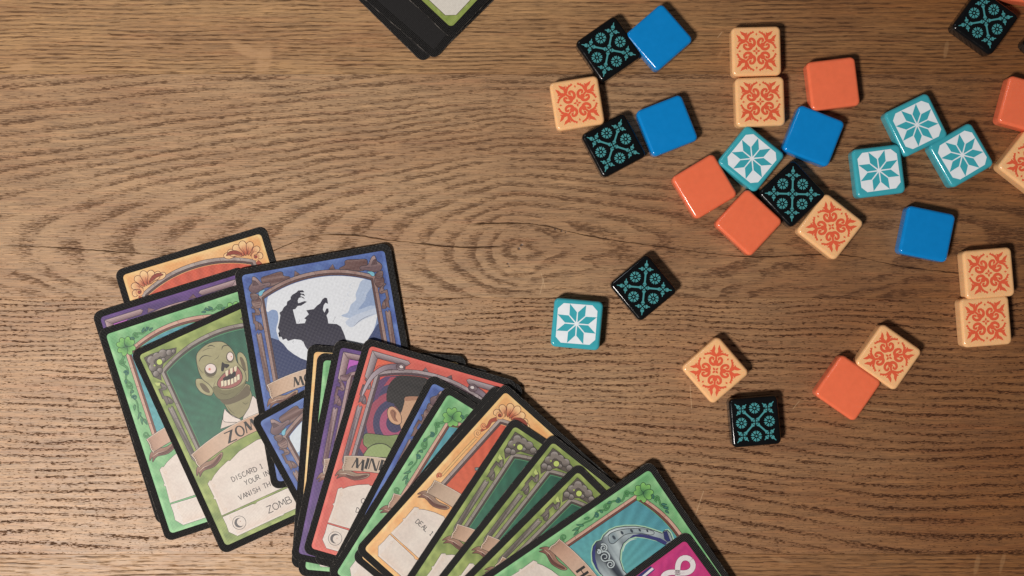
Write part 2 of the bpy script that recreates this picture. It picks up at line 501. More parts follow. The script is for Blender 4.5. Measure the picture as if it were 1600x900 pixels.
TITLE = {  # heavy poster capitals: strokes with a width each
 'M': ([((.0, 0), (.22, 1), .10), ((.22, 1), (.48, .1), .24), ((.48, .1), (.78, 1), .08), ((.80, 1), (.98, 0), .24)], 1.12),
 'I': ([((.1, 0), (.1, 1), .25)], .32),
 'N': ([((.04, 0), (.04, 1), .10), ((.10, 1), (.72, 0), .24), ((.78, 0), (.78, 1), .09)], .95),
 'D': ([((.1, 0), (.1, 1), .25), ((.1, .97), (.55, .85), .08), ((.55, .88), (.8, .5), .12), ((.8, .5), (.5, .08), .12), ((.5, .05), (.1, .03), .08)], .95),
 'H': ([((.12, 0), (.12, 1), .26), ((.74, 0), (.74, 1), .26), ((.12, .5), (.74, .5), .09)], 1.0),
 'Z': ([((.05, .95), (.85, .95), .10), ((.78, 1), (.12, 0), .26), ((.08, .04), (.88, .04), .10)], .98),
 'B': ([((.1, 0), (.1, 1), .25), ((.1, .95), (.6, .78), .09), ((.6, .78), (.1, .52), .09), ((.1, .52), (.72, .28), .12), ((.72, .28), (.1, .04), .09)], .85),
}
def title(ink, txt, u, v, h, slope, col=(38, 36, 38)):
    """poster capitals that follow a ribbon; slope(u) gives the baseline height"""
    ink.part('lettering'); x = u
    for ch in txt:
        base = v + slope(x)
        if ch == 'O':
            cx, cy = x + .42 * h, base - .5 * h + 0.1
            L = circle(cx, cy, .42 * h, 28, .5 * h); R = [(cx + .02 * h + (p[0] - cx) * .62, cy + (p[1] - cy) * .78) for p in L]
            ink.strip(L + [L[0]], R + [R[0]], col); x += .92 * h; continue
        sts, adv = TITLE[ch]
        for (a, b, wd) in sts:
            pa = (x + a[0] * h, base - a[1] * h); pb = (x + b[0] * h, base - b[1] * h)
            ww = wd * h / 2
            if abs(pb[1] - pa[1]) > .4 * h:   # flat feet on upright strokes
                ink.poly([(pa[0] - ww, pa[1]), (pa[0] + ww, pa[1]), (pb[0] + ww, pb[1]), (pb[0] - ww, pb[1])], col)
            else:
                ink.line([pa, pb], wd * h, col)
        x += adv * h

# ------------------------------------------------------------------ the cards
CW, CH, CT = 65.0, 91.5, 0.26
R_OUT = 3.3
def rrect(w, h, r, n=6, inset=0.0):
    pts = []
    w, h, r = w - 2 * inset, h - 2 * inset, max(r - inset, 0.05)
    for (cx, cy, a0) in ((w / 2 - r, h / 2 - r, 0), (-w / 2 + r, h / 2 - r, 90), (-w / 2 + r, -h / 2 + r, 180), (w / 2 - r, -h / 2 + r, 270)):
        for i in range(n + 1):
            a = radians(a0 + 90 * i / n); pts.append((cx + r * cos(a), cy + r * sin(a)))
    return pts
_body = None
def card_body_mesh():
    global _body
    if _body: return _body
    bm = bmesh.new(); t = CT / 1000
    rings = [(0.0, -t), (0.0, -0.00009), (0.11, 0.0), (0.30, 0.0)]
    loops = []
    for ins, z in rings:
        loops.append([bm.verts.new((p[0] / 1000, p[1] / 1000, z)) for p in rrect(CW, CH, R_OUT, inset=ins)])
    n = len(loops[0])
    for k in range(3):
        for i in range(n):
            j = (i + 1) % n
            f = bm.faces.new((loops[k][i], loops[k][j], loops[k + 1][j], loops[k + 1][i]))
            f.material_index = 1 if k < 2 else 0
    bm.faces.new(loops[3]); bm.faces.new(list(reversed(loops[0])))
    _body = bpy.data.meshes.new('card_stock'); bm.to_mesh(_body); bm.free()
    _body.materials.append(STOCK); _body.materials.append(EDGE)
    return _body

SUIT = {
 'orange': dict(bg=((244, 168, 88), (252, 200, 132)), fr=(150, 128, 122), frd=(92, 66, 66), fl=(196, 180, 172), pic=((206, 74, 44), (226, 104, 58)), line=(74, 34, 28), rib=(206, 170, 140)),
 'purple': dict(bg=((76, 42, 112), (104, 62, 140)), fr=(146, 104, 108), frd=(92, 50, 66), fl=(196, 166, 168), pic=((70, 60, 150), (60, 40, 110)), line=(44, 20, 44), rib=(214, 176, 150)),
 'green': dict(bg=((98, 172, 106), (146, 202, 138)), fr=(198, 142, 122), frd=(122, 66, 56), fl=(224, 182, 160), pic=((60, 140, 158), (92, 178, 172)), line=(24, 34, 34), rib=(212, 158, 128)),
 'bone': dict(bg=((108, 130, 50), (170, 184, 90)), fr=(128, 114, 106), frd=(78, 66, 60), fl=(176, 164, 156), pic=((20, 92, 70), (52, 130, 96)), line=(34, 30, 28), rib=(216, 168, 134)),
 'blue': dict(bg=((50, 74, 150), (92, 126, 192)), fr=(146, 106, 98), frd=(96, 58, 56), fl=(178, 150, 142), pic=((40, 62, 118), (50, 74, 130)), line=(32, 26, 48), rib=(222, 178, 142)),
 'red': dict(bg=((214, 78, 66), (226, 102, 84)), fr=(140, 122, 126), frd=(88, 62, 74), fl=(188, 172, 176), pic=((70, 50, 110), (60, 44, 96)), line=(60, 26, 36), rib=(214, 182, 152)),
}
def arch(u): return 6.4 + 6.2 * abs((u - CW / 2) / 24.5) ** 2.1     # outer edge of the arch
def arch_in(u): return arch(u) + 2.6
U0, U1 = 8.1, CW - 8.1
PIC_T, PIC_B = 9.6, 51.0
def pic_region():
    us = [U0 + 1.9 + (U1 - U0 - 3.8) * i / 16 for i in range(17)]
    return [(u, arch_in(u)) for u in us] + [(us[-1], PIC_B), (us[0], PIC_B)]

def clover(k, cx, cy, s, rot=0):
    for i in range(4):
        a = radians(rot + 45 + 90 * i)
        pts = []
        for t in range(15):
            th = -pi * .5 + pi * 1.0 * t / 14
            pass
        heart = [(0.0, 0.0), (.35, .55), (.95, .72), (1.3, .5), (1.25, .2), (1.08, 0.0), (1.25, -.2), (1.3, -.5), (.95, -.72), (.35, -.55)]
        pts = smooth([(cx + s * (x * cos(a) - y * sin(a)), cy + s * (x * sin(a) + y * cos(a))) for x, y in heart], 3, True)
        dirx, diry = cos(a), sin(a)
        def cf(u, v, cx=cx, cy=cy): 
            d = sqrt((u - cx) ** 2 + (v - cy) ** 2) / (s * 1.3)
            return lerp((40, 110, 70), (134, 206, 92), min(1, d))
        k.poly(pts, cf, (22, 62, 44), .2)
        for off in (0, .4, -.4):
            k.line([(cx + s * .15 * dirx, cy + s * .15 * diry), (cx + s * (.85 * cos(a + off)), cy + s * (.85 * sin(a + off)))], .13, (36, 100, 60), taper=True)
def spiral(k, cx, cy, r, turns, a0, col, w=.5, line=(22, 62, 44), hand=1):
    n = int(12 * turns) + 4; pts, ws = [], []
    for i in range(n):
        t = i / (n - 1); a = radians(a0) + hand * 2 * pi * turns * t; rr = r * (1 - .85 * t)
        pts.append((cx + rr * cos(a), cy + rr * sin(a))); ws.append(w * (1 - .5 * t))
    k.rope(pts, ws, col, line, .24)
def leafp(cx, cy, ang, L, wd, bend=0.0):
    a = radians(ang); out = []
    base = [(0, 0), (.25, .5), (.6, .42), (1, 0), (.6, -.42), (.25, -.5)]
    for x, y in base:
        X, Y = x * L, y * wd + bend * L * x * x
        out.append((cx + X * cos(a) - Y * sin(a), cy + X * sin(a) + Y * cos(a)))
    return smooth(out, 3, True)

def petal(cx, cy, ang, L, wd):
    a = radians(ang)
    base = [(0, .1), (.3, .28), (.62, .62), (.9, .52), (1.02, .15), (.98, -.2), (.8, -.42), (.5, -.3), (.2, -.2)]
    return smooth([(cx + x * L * cos(a) - y * wd * sin(a), cy + x * L * sin(a) + y * wd * cos(a)) for x, y in base], 3, True)
def ornament(k, suit, mir):
    T = SUIT[suit]; ln = T['line']
    def M(pts): return [(CW - p[0], p[1]) for p in pts] if mir else list(pts)
    def mx(u): return CW - u if mir else u
    k.part('corner_ornament', int(mir))
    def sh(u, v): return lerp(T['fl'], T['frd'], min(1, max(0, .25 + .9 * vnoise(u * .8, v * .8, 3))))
    if suit in ('bone', 'blue', 'purple', 'red'):
        # side column with claws
        col = M([(4.6, 28), (5.2, 27), (5.6, 28.2), (6.2, 27.2), (6.8, 27.6), (6.9, 50), (5.9, 52.6), (4.9, 50.5)])
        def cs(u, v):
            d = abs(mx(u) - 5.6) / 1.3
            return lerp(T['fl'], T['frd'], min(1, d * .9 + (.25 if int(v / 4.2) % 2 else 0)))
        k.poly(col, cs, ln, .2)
        k.line(M([(5.75, 28.5), (5.85, 50)]), .16, T['frd'])
        for vv in (32.5, 37, 41.8, 46):
            k.line(M([(4.9, vv), (6.9, vv + .5)]), .13, T['frd'])
        for (cv, fl) in ((16.2, 1), (22.6, 1)):
            cl = smooth([(7.6, cv + 2.2), (6.9, cv + .8), (5.4, cv - .2), (4.5, cv + .3), (5.2, cv + .9), (5.8, cv + 1.8), (5.6, cv + 2.9), (6.4, cv + 3.7), (7.7, cv + 3.6)], 3, True)
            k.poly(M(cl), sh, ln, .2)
            k.line(M([(6.0, cv + .8), (6.6, cv + 1.7), (6.5, cv + 2.9)]), .2, T['fl'], taper=True)
        br = [(4.4, 18.7), (6.9, 19.2), (7.3, 20.2), (5.4, 19.9), (5.3, 22.2), (6.2, 22.7), (6.1, 25.4), (4.7, 26.4), (4.7, 23.4), (4.2, 23.0)]
        k.poly(M(br), sh, ln, .2)
    if suit == 'bone':
        bgp = [(4.3, 4.6), (7.5, 4.4), (12.5, 5.0), (18.2, 6.3), (17, 8.2), (10.5, 10), (7.8, 13.5), (7.0, 16), (4.6, 13.2)]
        k.poly(M(bgp), (96, 84, 76), ln, .2)
        for (x, y, r) in ((6.0, 9.6, 1.7), (6.6, 6.6, 1.7), (9.3, 6.0, 1.45), (12.1, 6.1, 1.7), (14.6, 6.9, 1.3), (8.1, 12.0, 1.2), (6.1, 12.6, 1.3), (11.2, 8.6, .9), (16.4, 7.1, .8)):
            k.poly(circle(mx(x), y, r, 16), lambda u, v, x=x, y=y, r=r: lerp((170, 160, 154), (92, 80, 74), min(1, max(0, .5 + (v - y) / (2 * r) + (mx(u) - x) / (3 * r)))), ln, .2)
        for (x, y, x2, y2) in ((6.0, 9.6, 6.6, 6.6), (9.3, 6.0, 12.1, 6.1), (6.6, 6.6, 9.3, 6.0)):
            k.line(M([(x, y), (x2, y2)]), 1.5, (134, 122, 114))
        k.poly(circle(mx(9.35), 8.75, 1.25, 18), (198, 216, 96), ln, .2)
        k.poly(circle(mx(6.9), 9.2, .45, 10), (190, 208, 92), ln, .14)
        k.poly(M([(4.0, 15.6), (6.2, 16.6), (5.4, 17.6), (4.3, 17.2)]), (196, 210, 110))
    elif suit == 'blue':
        k.poly(M(smooth([(10.5, 5.3), (14, 4.6), (18.2, 4.0), (19.6, 4.6), (19.8, 6.0), (22.4, 7.0), (18.5, 8.2), (13, 9.6), (11, 8.2)], 3, True)), sh, ln, .2)
        k.poly(M([(24.0, 6.9), (24.6, 4.7), (26.6, 6.5)]), sh, ln, .18)
        k.poly(M(smooth([(5.4, 13.2), (5.0, 15.4), (6.1, 17.0), (8.0, 17.3), (9.0, 15.0), (8.2, 13.0)], 3, True)), sh, ln, .2)
        for i in range(4):
            k.line(M([(5.4 + i * .3, 13.8 + i * .8), (8.4, 13.6 + i * .9)]), .2, T['frd'])
        head = [(4.7, 8.8), (5.6, 7.4), (6.5, 6.6), (7.0, 4.3), (8.3, 4.5), (9.8, 6.6), (10.8, 7.6), (13.2, 7.5), (14.0, 8.3), (13.2, 9.2), (11.2, 9.6), (9.0, 10.6), (7.2, 11.0), (5.6, 10.6)]
        k.poly(M(smooth(head, 2, True)), lambda u, v: lerp((182, 152, 148), (104, 74, 82), min(1, max(0, (v - 5) / 6 + .3 * vnoise(u, v)))), ln, .22)
        k.poly(M([(6.9, 5.6), (8.0, 6.0), (9.2, 7.9), (6.6, 7.8)]), (96, 66, 72), ln, .14)
        k.poly(M(smooth([(8.4, 11.2), (9.4, 10.4), (11.4, 10.2), (10.4, 11.2), (9.6, 12.3), (8.6, 12.4)], 2, True)), (110, 190, 214), ln, .14)
        k.poly(M(smooth([(5.0, 10.8), (7.8, 11.4), (8.2, 13.0), (6.6, 14.0), (5.2, 13.2)], 2, True)), sh, ln, .18)
        for i in range(3):
            k.line(M([(5.4, 11.6 + i * .7), (7.8, 12.0 + i * .7)]), .16, (120, 176, 190), taper=True)
        k.line(M([(9.0, 8.8), (11, 8.5), (13, 8.3)]), .18, ln, taper=True)
    elif suit in ('purple', 'red'):
        br = [(4.2, 4.4), (19.5, 4.4), (20.6, 5.2), (19.4, 6.6), (7.2, 6.7), (6.8, 15.5), (5.6, 16.4), (4.2, 15.4)]
        k.poly(M(br), lambda u, v: lerp(T['fl'], T['frd'], min(1, abs((v - 4.4) / 3))) if v < 7 else lerp(T['fl'], T['frd'], abs((mx(u) - 4.2) / 2.8)), ln, .22)
        k.line(M([(4.2, 4.4), (6.9, 6.8)]), .16, ln)
        k.poly(M([(7.2, 6.9), (13.5, 6.9), (8.2, 9.8), (7.1, 11.6)]), (196, 84, 196) if suit == 'purple' else (238, 96, 56), ln, .14)
        if suit == 'red':
            sc = smooth([(17.0, 6.6), (13.0, 7.6), (9.0, 10.2), (6.2, 14.6), (5.0, 20.5), (5.3, 24.0), (6.0, 22.0), (7.0, 17.5), (8.8, 13.6), (12.4, 10.2), (17.0, 8.9)], 3, True)
            k.poly(M(sc), lambda u, v: lerp((190, 174, 184), (110, 88, 104), min(1, max(0, (mx(u) - 5) / 11))), ln, .22)
            k.poly(circle(mx(17.2), 7.6, 1.9, 16, 1.6), sh, ln, .22)
            k.poly(circle(mx(17.4), 7.5, .9, 12, .7), (226, 214, 214), ln, .16)
            for i in range(4):
                k.line(M([(15.6 + i, 6.3), (16.0 + i * .9, 8.9)]), .16, ln, taper=True)
            k.poly(M([(26.2, 6.6), (27.0, 5.0), (28.6, 6.3)]), sh, ln, .16)
        else:
            k.poly(M([(22.0, 6.9), (22.8, 5.0), (25.4, 6.4)]), sh, ln, .16)
            k.poly(M(smooth([(5.0, 14.2), (7.4, 13.2), (9.2, 12.4), (8.4, 14.6), (7.6, 16.0), (5.6, 15.8)], 2, True)), sh, ln, .18)
    elif suit == 'green':
        g1, g2 = (78, 156, 84), (50, 124, 104)
        vine = smooth([(12.5, 8.4), (15, 6.4), (17.6, 7.0), (19.8, 5.4)], 4)
        k.rope(M(vine), [.8, .25], g1, (20, 58, 44))
        spiral(k, mx(14.4), 6.6, 1.3, 1.3, 40, g1, .6, hand=-1 if mir else 1)
        spiral(k, mx(12.6), 8.0, 1.1, 1.2, 120, g2, .5)
        for (x, y, a, L) in ((17.2, 6.6, -50, 2.4), (18.4, 6.4, -25, 2.6), (19.0, 6.6, -62, 2.0), (20.2, 6.6, -15, 2.0)):
            k.poly(M(leafp(x, y, a, L, .9)), g2, (18, 50, 44), .16)
        vine = smooth([(7.2, 13.5), (5.4, 16.0), (7.0, 19.0), (5.0, 22.6), (6.6, 26.0), (4.9, 29.5), (6.4, 33.0), (5.8, 37.5), (6.8, 41.0)], 4)
        k.rope(M(vine), [.75, .22], g1, (20, 58, 44))
        for (x, y, r, a, c) in ((5.6, 15.6, 1.2, 0, g1), (6.0, 20.4, 1.05, 200, g2), (5.5, 25.4, 1.35, 30, g1), (6.0, 31.0, 1.0, 180, g2), (5.9, 47.0, 1.35, 20, g1)):
            spiral(k, mx(x), y, r, 1.5, a, c, .55, hand=-1 if mir else 1)
        for (x, y, a, L) in ((4.8, 22.8, 100, 1.9), (6.6, 28.2, 160, 1.7), (5.2, 33.8, 110, 2.4), (6.6, 37.5, 130, 3.2), (6.2, 39.5, 100, 3.2), (7.0, 40.5, 80, 2.8)):
            k.poly(M(leafp(x, y, a, L, .95)), lambda u, v: lerp(g1, g2, vnoise(u, v)), (18, 50, 44), .16)
    elif suit == 'orange':
        c1 = lambda u, v: lerp((200, 86, 46), (255, 206, 140), min(1, max(0, (sqrt((mx(u) - 11) ** 2 + (v - 10) ** 2) - 1.2) / 4.2)))
        dk = (110, 40, 28)
        for (x, y, a, L, wd) in ((13.6, 8.6, -14, 6.4, 2.5), (8.6, 11.2, -190, 4.0, 2.6), (9.4, 10.6, -150, 5.0, 2.7), (12.6, 9.4, -36, 6.2, 2.6), (10.2, 10.0, -118, 5.6, 2.9), (11.8, 9.6, -62, 6.0, 3.0), (11.0, 9.8, -90, 6.2, 3.0)):
            k.poly(M(petal(x, y, a, L, wd)), c1, dk, .24); k.line(M(petal(x, y, a, L * .8, wd * .35)[2:9]), .16, dk, taper=True)
        k.poly(M(smooth([(12.5, 8.8), (14.5, 6.6), (17.2, 6.2), (19.0, 7.4), (17.6, 7.6), (15.8, 7.8)], 3, True)), (156, 60, 40), dk, .2)
        spiral(k, mx(7.4), 11.4, 1.7, 1.3, -60, (246, 176, 110), .9, dk, hand=-1 if mir else 1)
        k.poly(circle(mx(7.4), 11.4, .6, 10), (168, 62, 40), dk, .14)
        k.rope(M(smooth([(7.6, 13.4), (6.4, 15.6), (6.9, 18.2), (6.0, 21.4)], 4)), [1.6, .7], (176, 74, 46), dk)
        spiral(k, mx(5.5), 19.0, 1.2, 1.3, 0, (240, 150, 90), .75, dk)
        spiral(k, mx(5.7), 22.8, 1.4, 1.3, 40, (250, 186, 116), .8, dk)
        k.rope(M([(6.5, 25.0), (6.3, 32), (6.3, 45.5)]), [.9, .75], (244, 190, 112), dk)
        spiral(k, mx(5.7), 46.0, 1.1, 1.2, 90, (214, 110, 60), .7, dk)

RIB_T = lambda u: 44.6 + 4.4 * ((u - CW / 2) / 27.3) ** 2
RIB_B = lambda u: 51.0 + 4.2 * ((u - CW / 2) / 27.3) ** 2

def draw_base(k, suit, picture=None):
    T = SUIT[suit]; ln = T['line']
    # coloured ground with a pale rim
    k.part('background_print')
    a, b2 = T['bg']; mt = mottle(a, b2, .35, len(suit))
    W0, W1, H0, H1, r = 2.8, CW - 2.8, 2.8, CH - 2.8, 1.5
    def ext(u):
        d = min(u - W0, W1 - u)
        return 0 if d >= r else r - sqrt(max(r * r - (r - d) ** 2, 0))
    us = [W0 + x for x in (0, .1, .35, .8, 1.5)]
    us += [W0 + 1.5 + (W1 - W0 - 3) * i / 30 for i in range(1, 30)] + [W1 - x for x in (1.5, .8, .35, .1, 0)]
    V, F, CC = k._buf(); base = len(V); nv = 44
    for j in range(nv + 1):
        for u in us:
            v = H0 + ext(u) + (H1 - H0 - 2 * ext(u)) * j / nv
            d = min(u - W0, W1 - u, v - H0, H1 - v)
            c = mt(u, v)
            if d < 1.0: c = lerp(c, tuple(min(255, q * 1.12 + 8) for q in c), .7)
            V.append(k._v((u, v))); CC.append(k.lc(c))
    nu = len(us) - 1
    for j in range(nv):
        for i in range(nu):
            q = base + j * (nu + 1) + i; F.append((q, q + nu + 1, q + nu + 2, q + 1))
    k.z += k.DZ
    # picture
    k.part('picture')
    p0, p1 = T['pic']; fx, fy = CW / 2, 48.0
    def pc(u, v):
        th = atan2(v - fy, u - fx); rr = sqrt((u - fx) ** 2 + (v - fy) ** 2)
        ray = .5 + .5 * sin(th * 46)
        t = min(1, max(0, 1 - rr / 44)); c = lerp(p0, p1, t * .95)
        if suit in ('green', 'orange', 'bone'): c = lerp(c, tuple(min(255, q * 1.22 + 6) for q in c), .45 * ray * min(1, rr / 26))
        if suit == 'bone': c = lerp(c, (34, 70, 60), .35 * vnoise(u * .5, v * .5, 2))
        return c
    k.grid(arch_in, lambda u: PIC_B, U0 + 1.5, U1 - 1.5, 110, 26, pc)
    if picture:
        k.clipto = pic_region(); picture(k); k.clipto = None
    # arched frame
    k.part('arch_frame')
    n = 40; us = [U0 + (U1 - U0) * i / n for i in range(n + 1)]
    def band(d0, d1, col):
        us2 = [U0 + d0 + (U1 - U0 - 2 * d0) * i / n for i in range(n + 1)]
        us3 = [U0 + d1 + (U1 - U0 - 2 * d1) * i / n for i in range(n + 1)]
        L = [(U0 + d0, 51.5)] + [(x, arch(x) + d0 * 1.08) for x in us2] + [(U1 - d0, 51.5)]
        R = [(U0 + d1, 51.5)] + [(y, arch(y) + d1 * 1.08) for y in us3] + [(U1 - d1, 51.5)]
        k.strip(L, R, col)
    band(-.12, 2.22, ln)
    band(.06, 1.2, lambda u, v: lerp(T['fl'], T['fr'], vnoise(u * .7, v * .7)))
    band(1.2, 1.36, ln)
    band(1.36, 2.05, T['frd'])
    if suit == 'bone': band(2.1, 2.4, (70, 150, 100))
    for uu in (14, 22, 32.5, 43, 51):
        k.line([(uu, arch(uu) + .1), (uu + .2, arch(uu) + 1.35)], .12, T['frd'])
    for vv in (19, 27, 35, 43):
        for s0 in (U0 + .1, U1 - 1.3): k.line([(s0, vv), (s0 + 1.2, vv + .3)], .12, T['frd'])
    for mir in (False, True): ornament(k, suit, mir)
    if suit == 'green':
        for mir in (False, True):
            k.part('clover', int(mir)); clover(k, CW - 9.2 if mir else 9.2, 9.9, 2.95, 8)
    # ribbon
    k.part('name_ribbon'); rb = T['rib']
    for mir in (False, True):
        def M(p): return [(CW - q[0], q[1]) for q in p] if mir else p
        k.poly(M(smooth([(9.5, 54.0), (6.0, 54.2), (4.6, 55.6), (3.9, 57.8), (5.4, 56.6), (4.9, 58.6), (7.4, 56.9), (12, 57.2), (16.5, 55.0), (17.2, 52.9), (12.5, 54.2)], 3, True)), lambda u, v: lerp(tuple(q * .8 for q in rb), (120, 66, 52), min(1, max(0, (v - 54) / 4))), ln, .2)
        k.poly(M(smooth([(8.2, 55.4), (12, 55.6), (16, 53.6), (16.6, 54.3), (12.5, 56.7), (8.6, 56.6)], 3, True)), (104, 56, 46))
        k.line(M([(5.6, 56.3), (8, 55.6), (12, 55.7)]), .22, lerp(rb, (250, 240, 230), .5), taper=True)
    n = 28; us = [5.3 + (CW - 10.6) * i / n for i in range(n + 1)]
    def e(u): return .8 * max(0, 1 - (min(u - 5.3, CW - 5.3 - u)) / 1.2)
    L = [(u, RIB_T(u)) for u in us]; Rr = [(u, RIB_B(u) + (0 if 0 < i < n else .1)) for i, u in enumerate(us)]
    Rr[0] = (6.3, RIB_B(6.3)); Rr[-1] = (CW - 6.3, RIB_B(6.3))
    def rc(u, v):
        d = min(u - 5.3, CW - 5.3 - u); c = lerp(rb, tuple(q * .82 for q in rb), max(0, 1 - d / 5))
        c = lerp(c, (232, 206, 184), .55 * max(0, 1 - abs(d - 14) / 14))
        return lerp(c, tuple(q * .9 for q in c), vnoise(u * .5, v * .5))
    out = L + Rr[::-1]
    k.strip(L, Rr, rc)
    k.line(L, .16, (250, 232, 214)); k.line([(p[0], p[1] - .16) for p in L], .16, ln); k.line(Rr, .2, ln)
    k.line([L[0], (5.9, 51.2), (5.7, 53.4), Rr[0]], .2, ln); k.line([L[-1], (CW - 5.9, 51.2), (CW - 5.7, 53.4), Rr[-1]], .2, ln)
    k.line([(L[0][0] + .25, L[0][1]), (6.15, 51.2), (5.95, 53.2), (Rr[0][0] + .3, Rr[0][1])], .2, (246, 226, 206))
    for vv in range(5):
        k.line([(6.2, 50.0 + vv * .9), (6.9, 49.9 + vv * .9)], .12, ln)
    # text panel, torn parchment
    k.part('text_panel')
    def pv(u, v):
        d = min(u - 6, CW - 6 - u, v - 58, 87 - v)
        c = lerp((236, 224, 212), (222, 204, 192), vnoise(u * .25, v * .25, 4))
        return lerp(c, (226, 196, 176), max(0, 1 - d / 4) * .6)
    rr = random.Random(3)
    top = [(6.6, 62.4), (8.0, 61.4), (8.4, 61.9), (10.4, 60.4), (14, 58.6), (18.2, 57.2), (18.9, 57.6), (24, 55.6), (32.5, 54.4)]
    top += [(CW - p[0], p[1]) for p in reversed(top[:-1])]
    pan = top + [(CW - 6.6, 67), (CW - 6.2, 67.4), (CW - 6.7, 68.2), (CW - 6.5, 76.7), (6.5, 76.7), (6.9, 69.6), (6.2, 69.0), (6.8, 68.4)]
    k.poly(pan, (232, 216, 204), ln, .14)
    k.grid(lambda u: max(61.8, RIB_B(u) + 5.2), lambda u: 76.2, 7.6, CW - 7.6, 24, 10, pv)
    p2 = [(6.5, 77.3), (20, 77.6), (21, 78.1), (22, 77.5), (45, 77.6), (CW - 6.5, 77.3), (CW - 6.4, 84.2), (CW - 8.8, 86.9), (30, 86.6), (29.5, 87.0), (28, 86.8), (8.9, 87.0), (6.3, 84.0), (6.6, 81.0)]
    k.poly(p2, (232, 218, 208), ln, .14)
    k.grid(lambda u: 78.0, lambda u: 86.2, 9.2, CW - 9.2, 20, 4, pv)
    for (x, y) in ((8.6, 64.2), (9.0, 75.0), (9.2, 79.4), (CW - 9, 64.2)):
        k.line(circle(x, y, .5, 10) + [circle(x, y, .5, 10)[0]], .1, (214, 180, 150))

def moon_icon(k, cx, cy, s=1.0):
    k.part('moon_emblem'); c = (92, 86, 88)
    for r, w2 in ((2.75, .2),):
        cc = circle(cx, cy, r * s, 32); k.line(cc + [cc[0]], w2, c)
    o = [(cx + 2.0 * s * cos(a), cy + 2.0 * s * sin(a)) for a in (radians(60 + 240 * i / 20) for i in range(21))]
    inn = [(cx + .75 * s + 1.65 * s * cos(a), cy + .05 + 1.65 * s * sin(a)) for a in (radians(68 + 224 * i / 20) for i in range(21))]
    k.strip(o, inn, c)
    k.poly(circle(cx + .7 * s, cy - .3 * s, .22, 8), (196, 150, 130))

# --- pixel tracing: a picture point in the photo -> millimetres on the card
def tracer(card, ox, oy, sc):
    tlx, tly, ang, ppm = card
    ca, sa = cos(radians(ang)), sin(radians(ang))
    def f(pts, sm=0, closed=True):
        out = []
        for (x, y) in pts:
            dx, dy = ox + x / sc - tlx, oy + y / sc - tly
            out.append(((dx * ca + dy * sa) / ppm, (-dx * sa + dy * ca) / ppm))
        return smooth(out, sm, closed) if sm else out
    return f

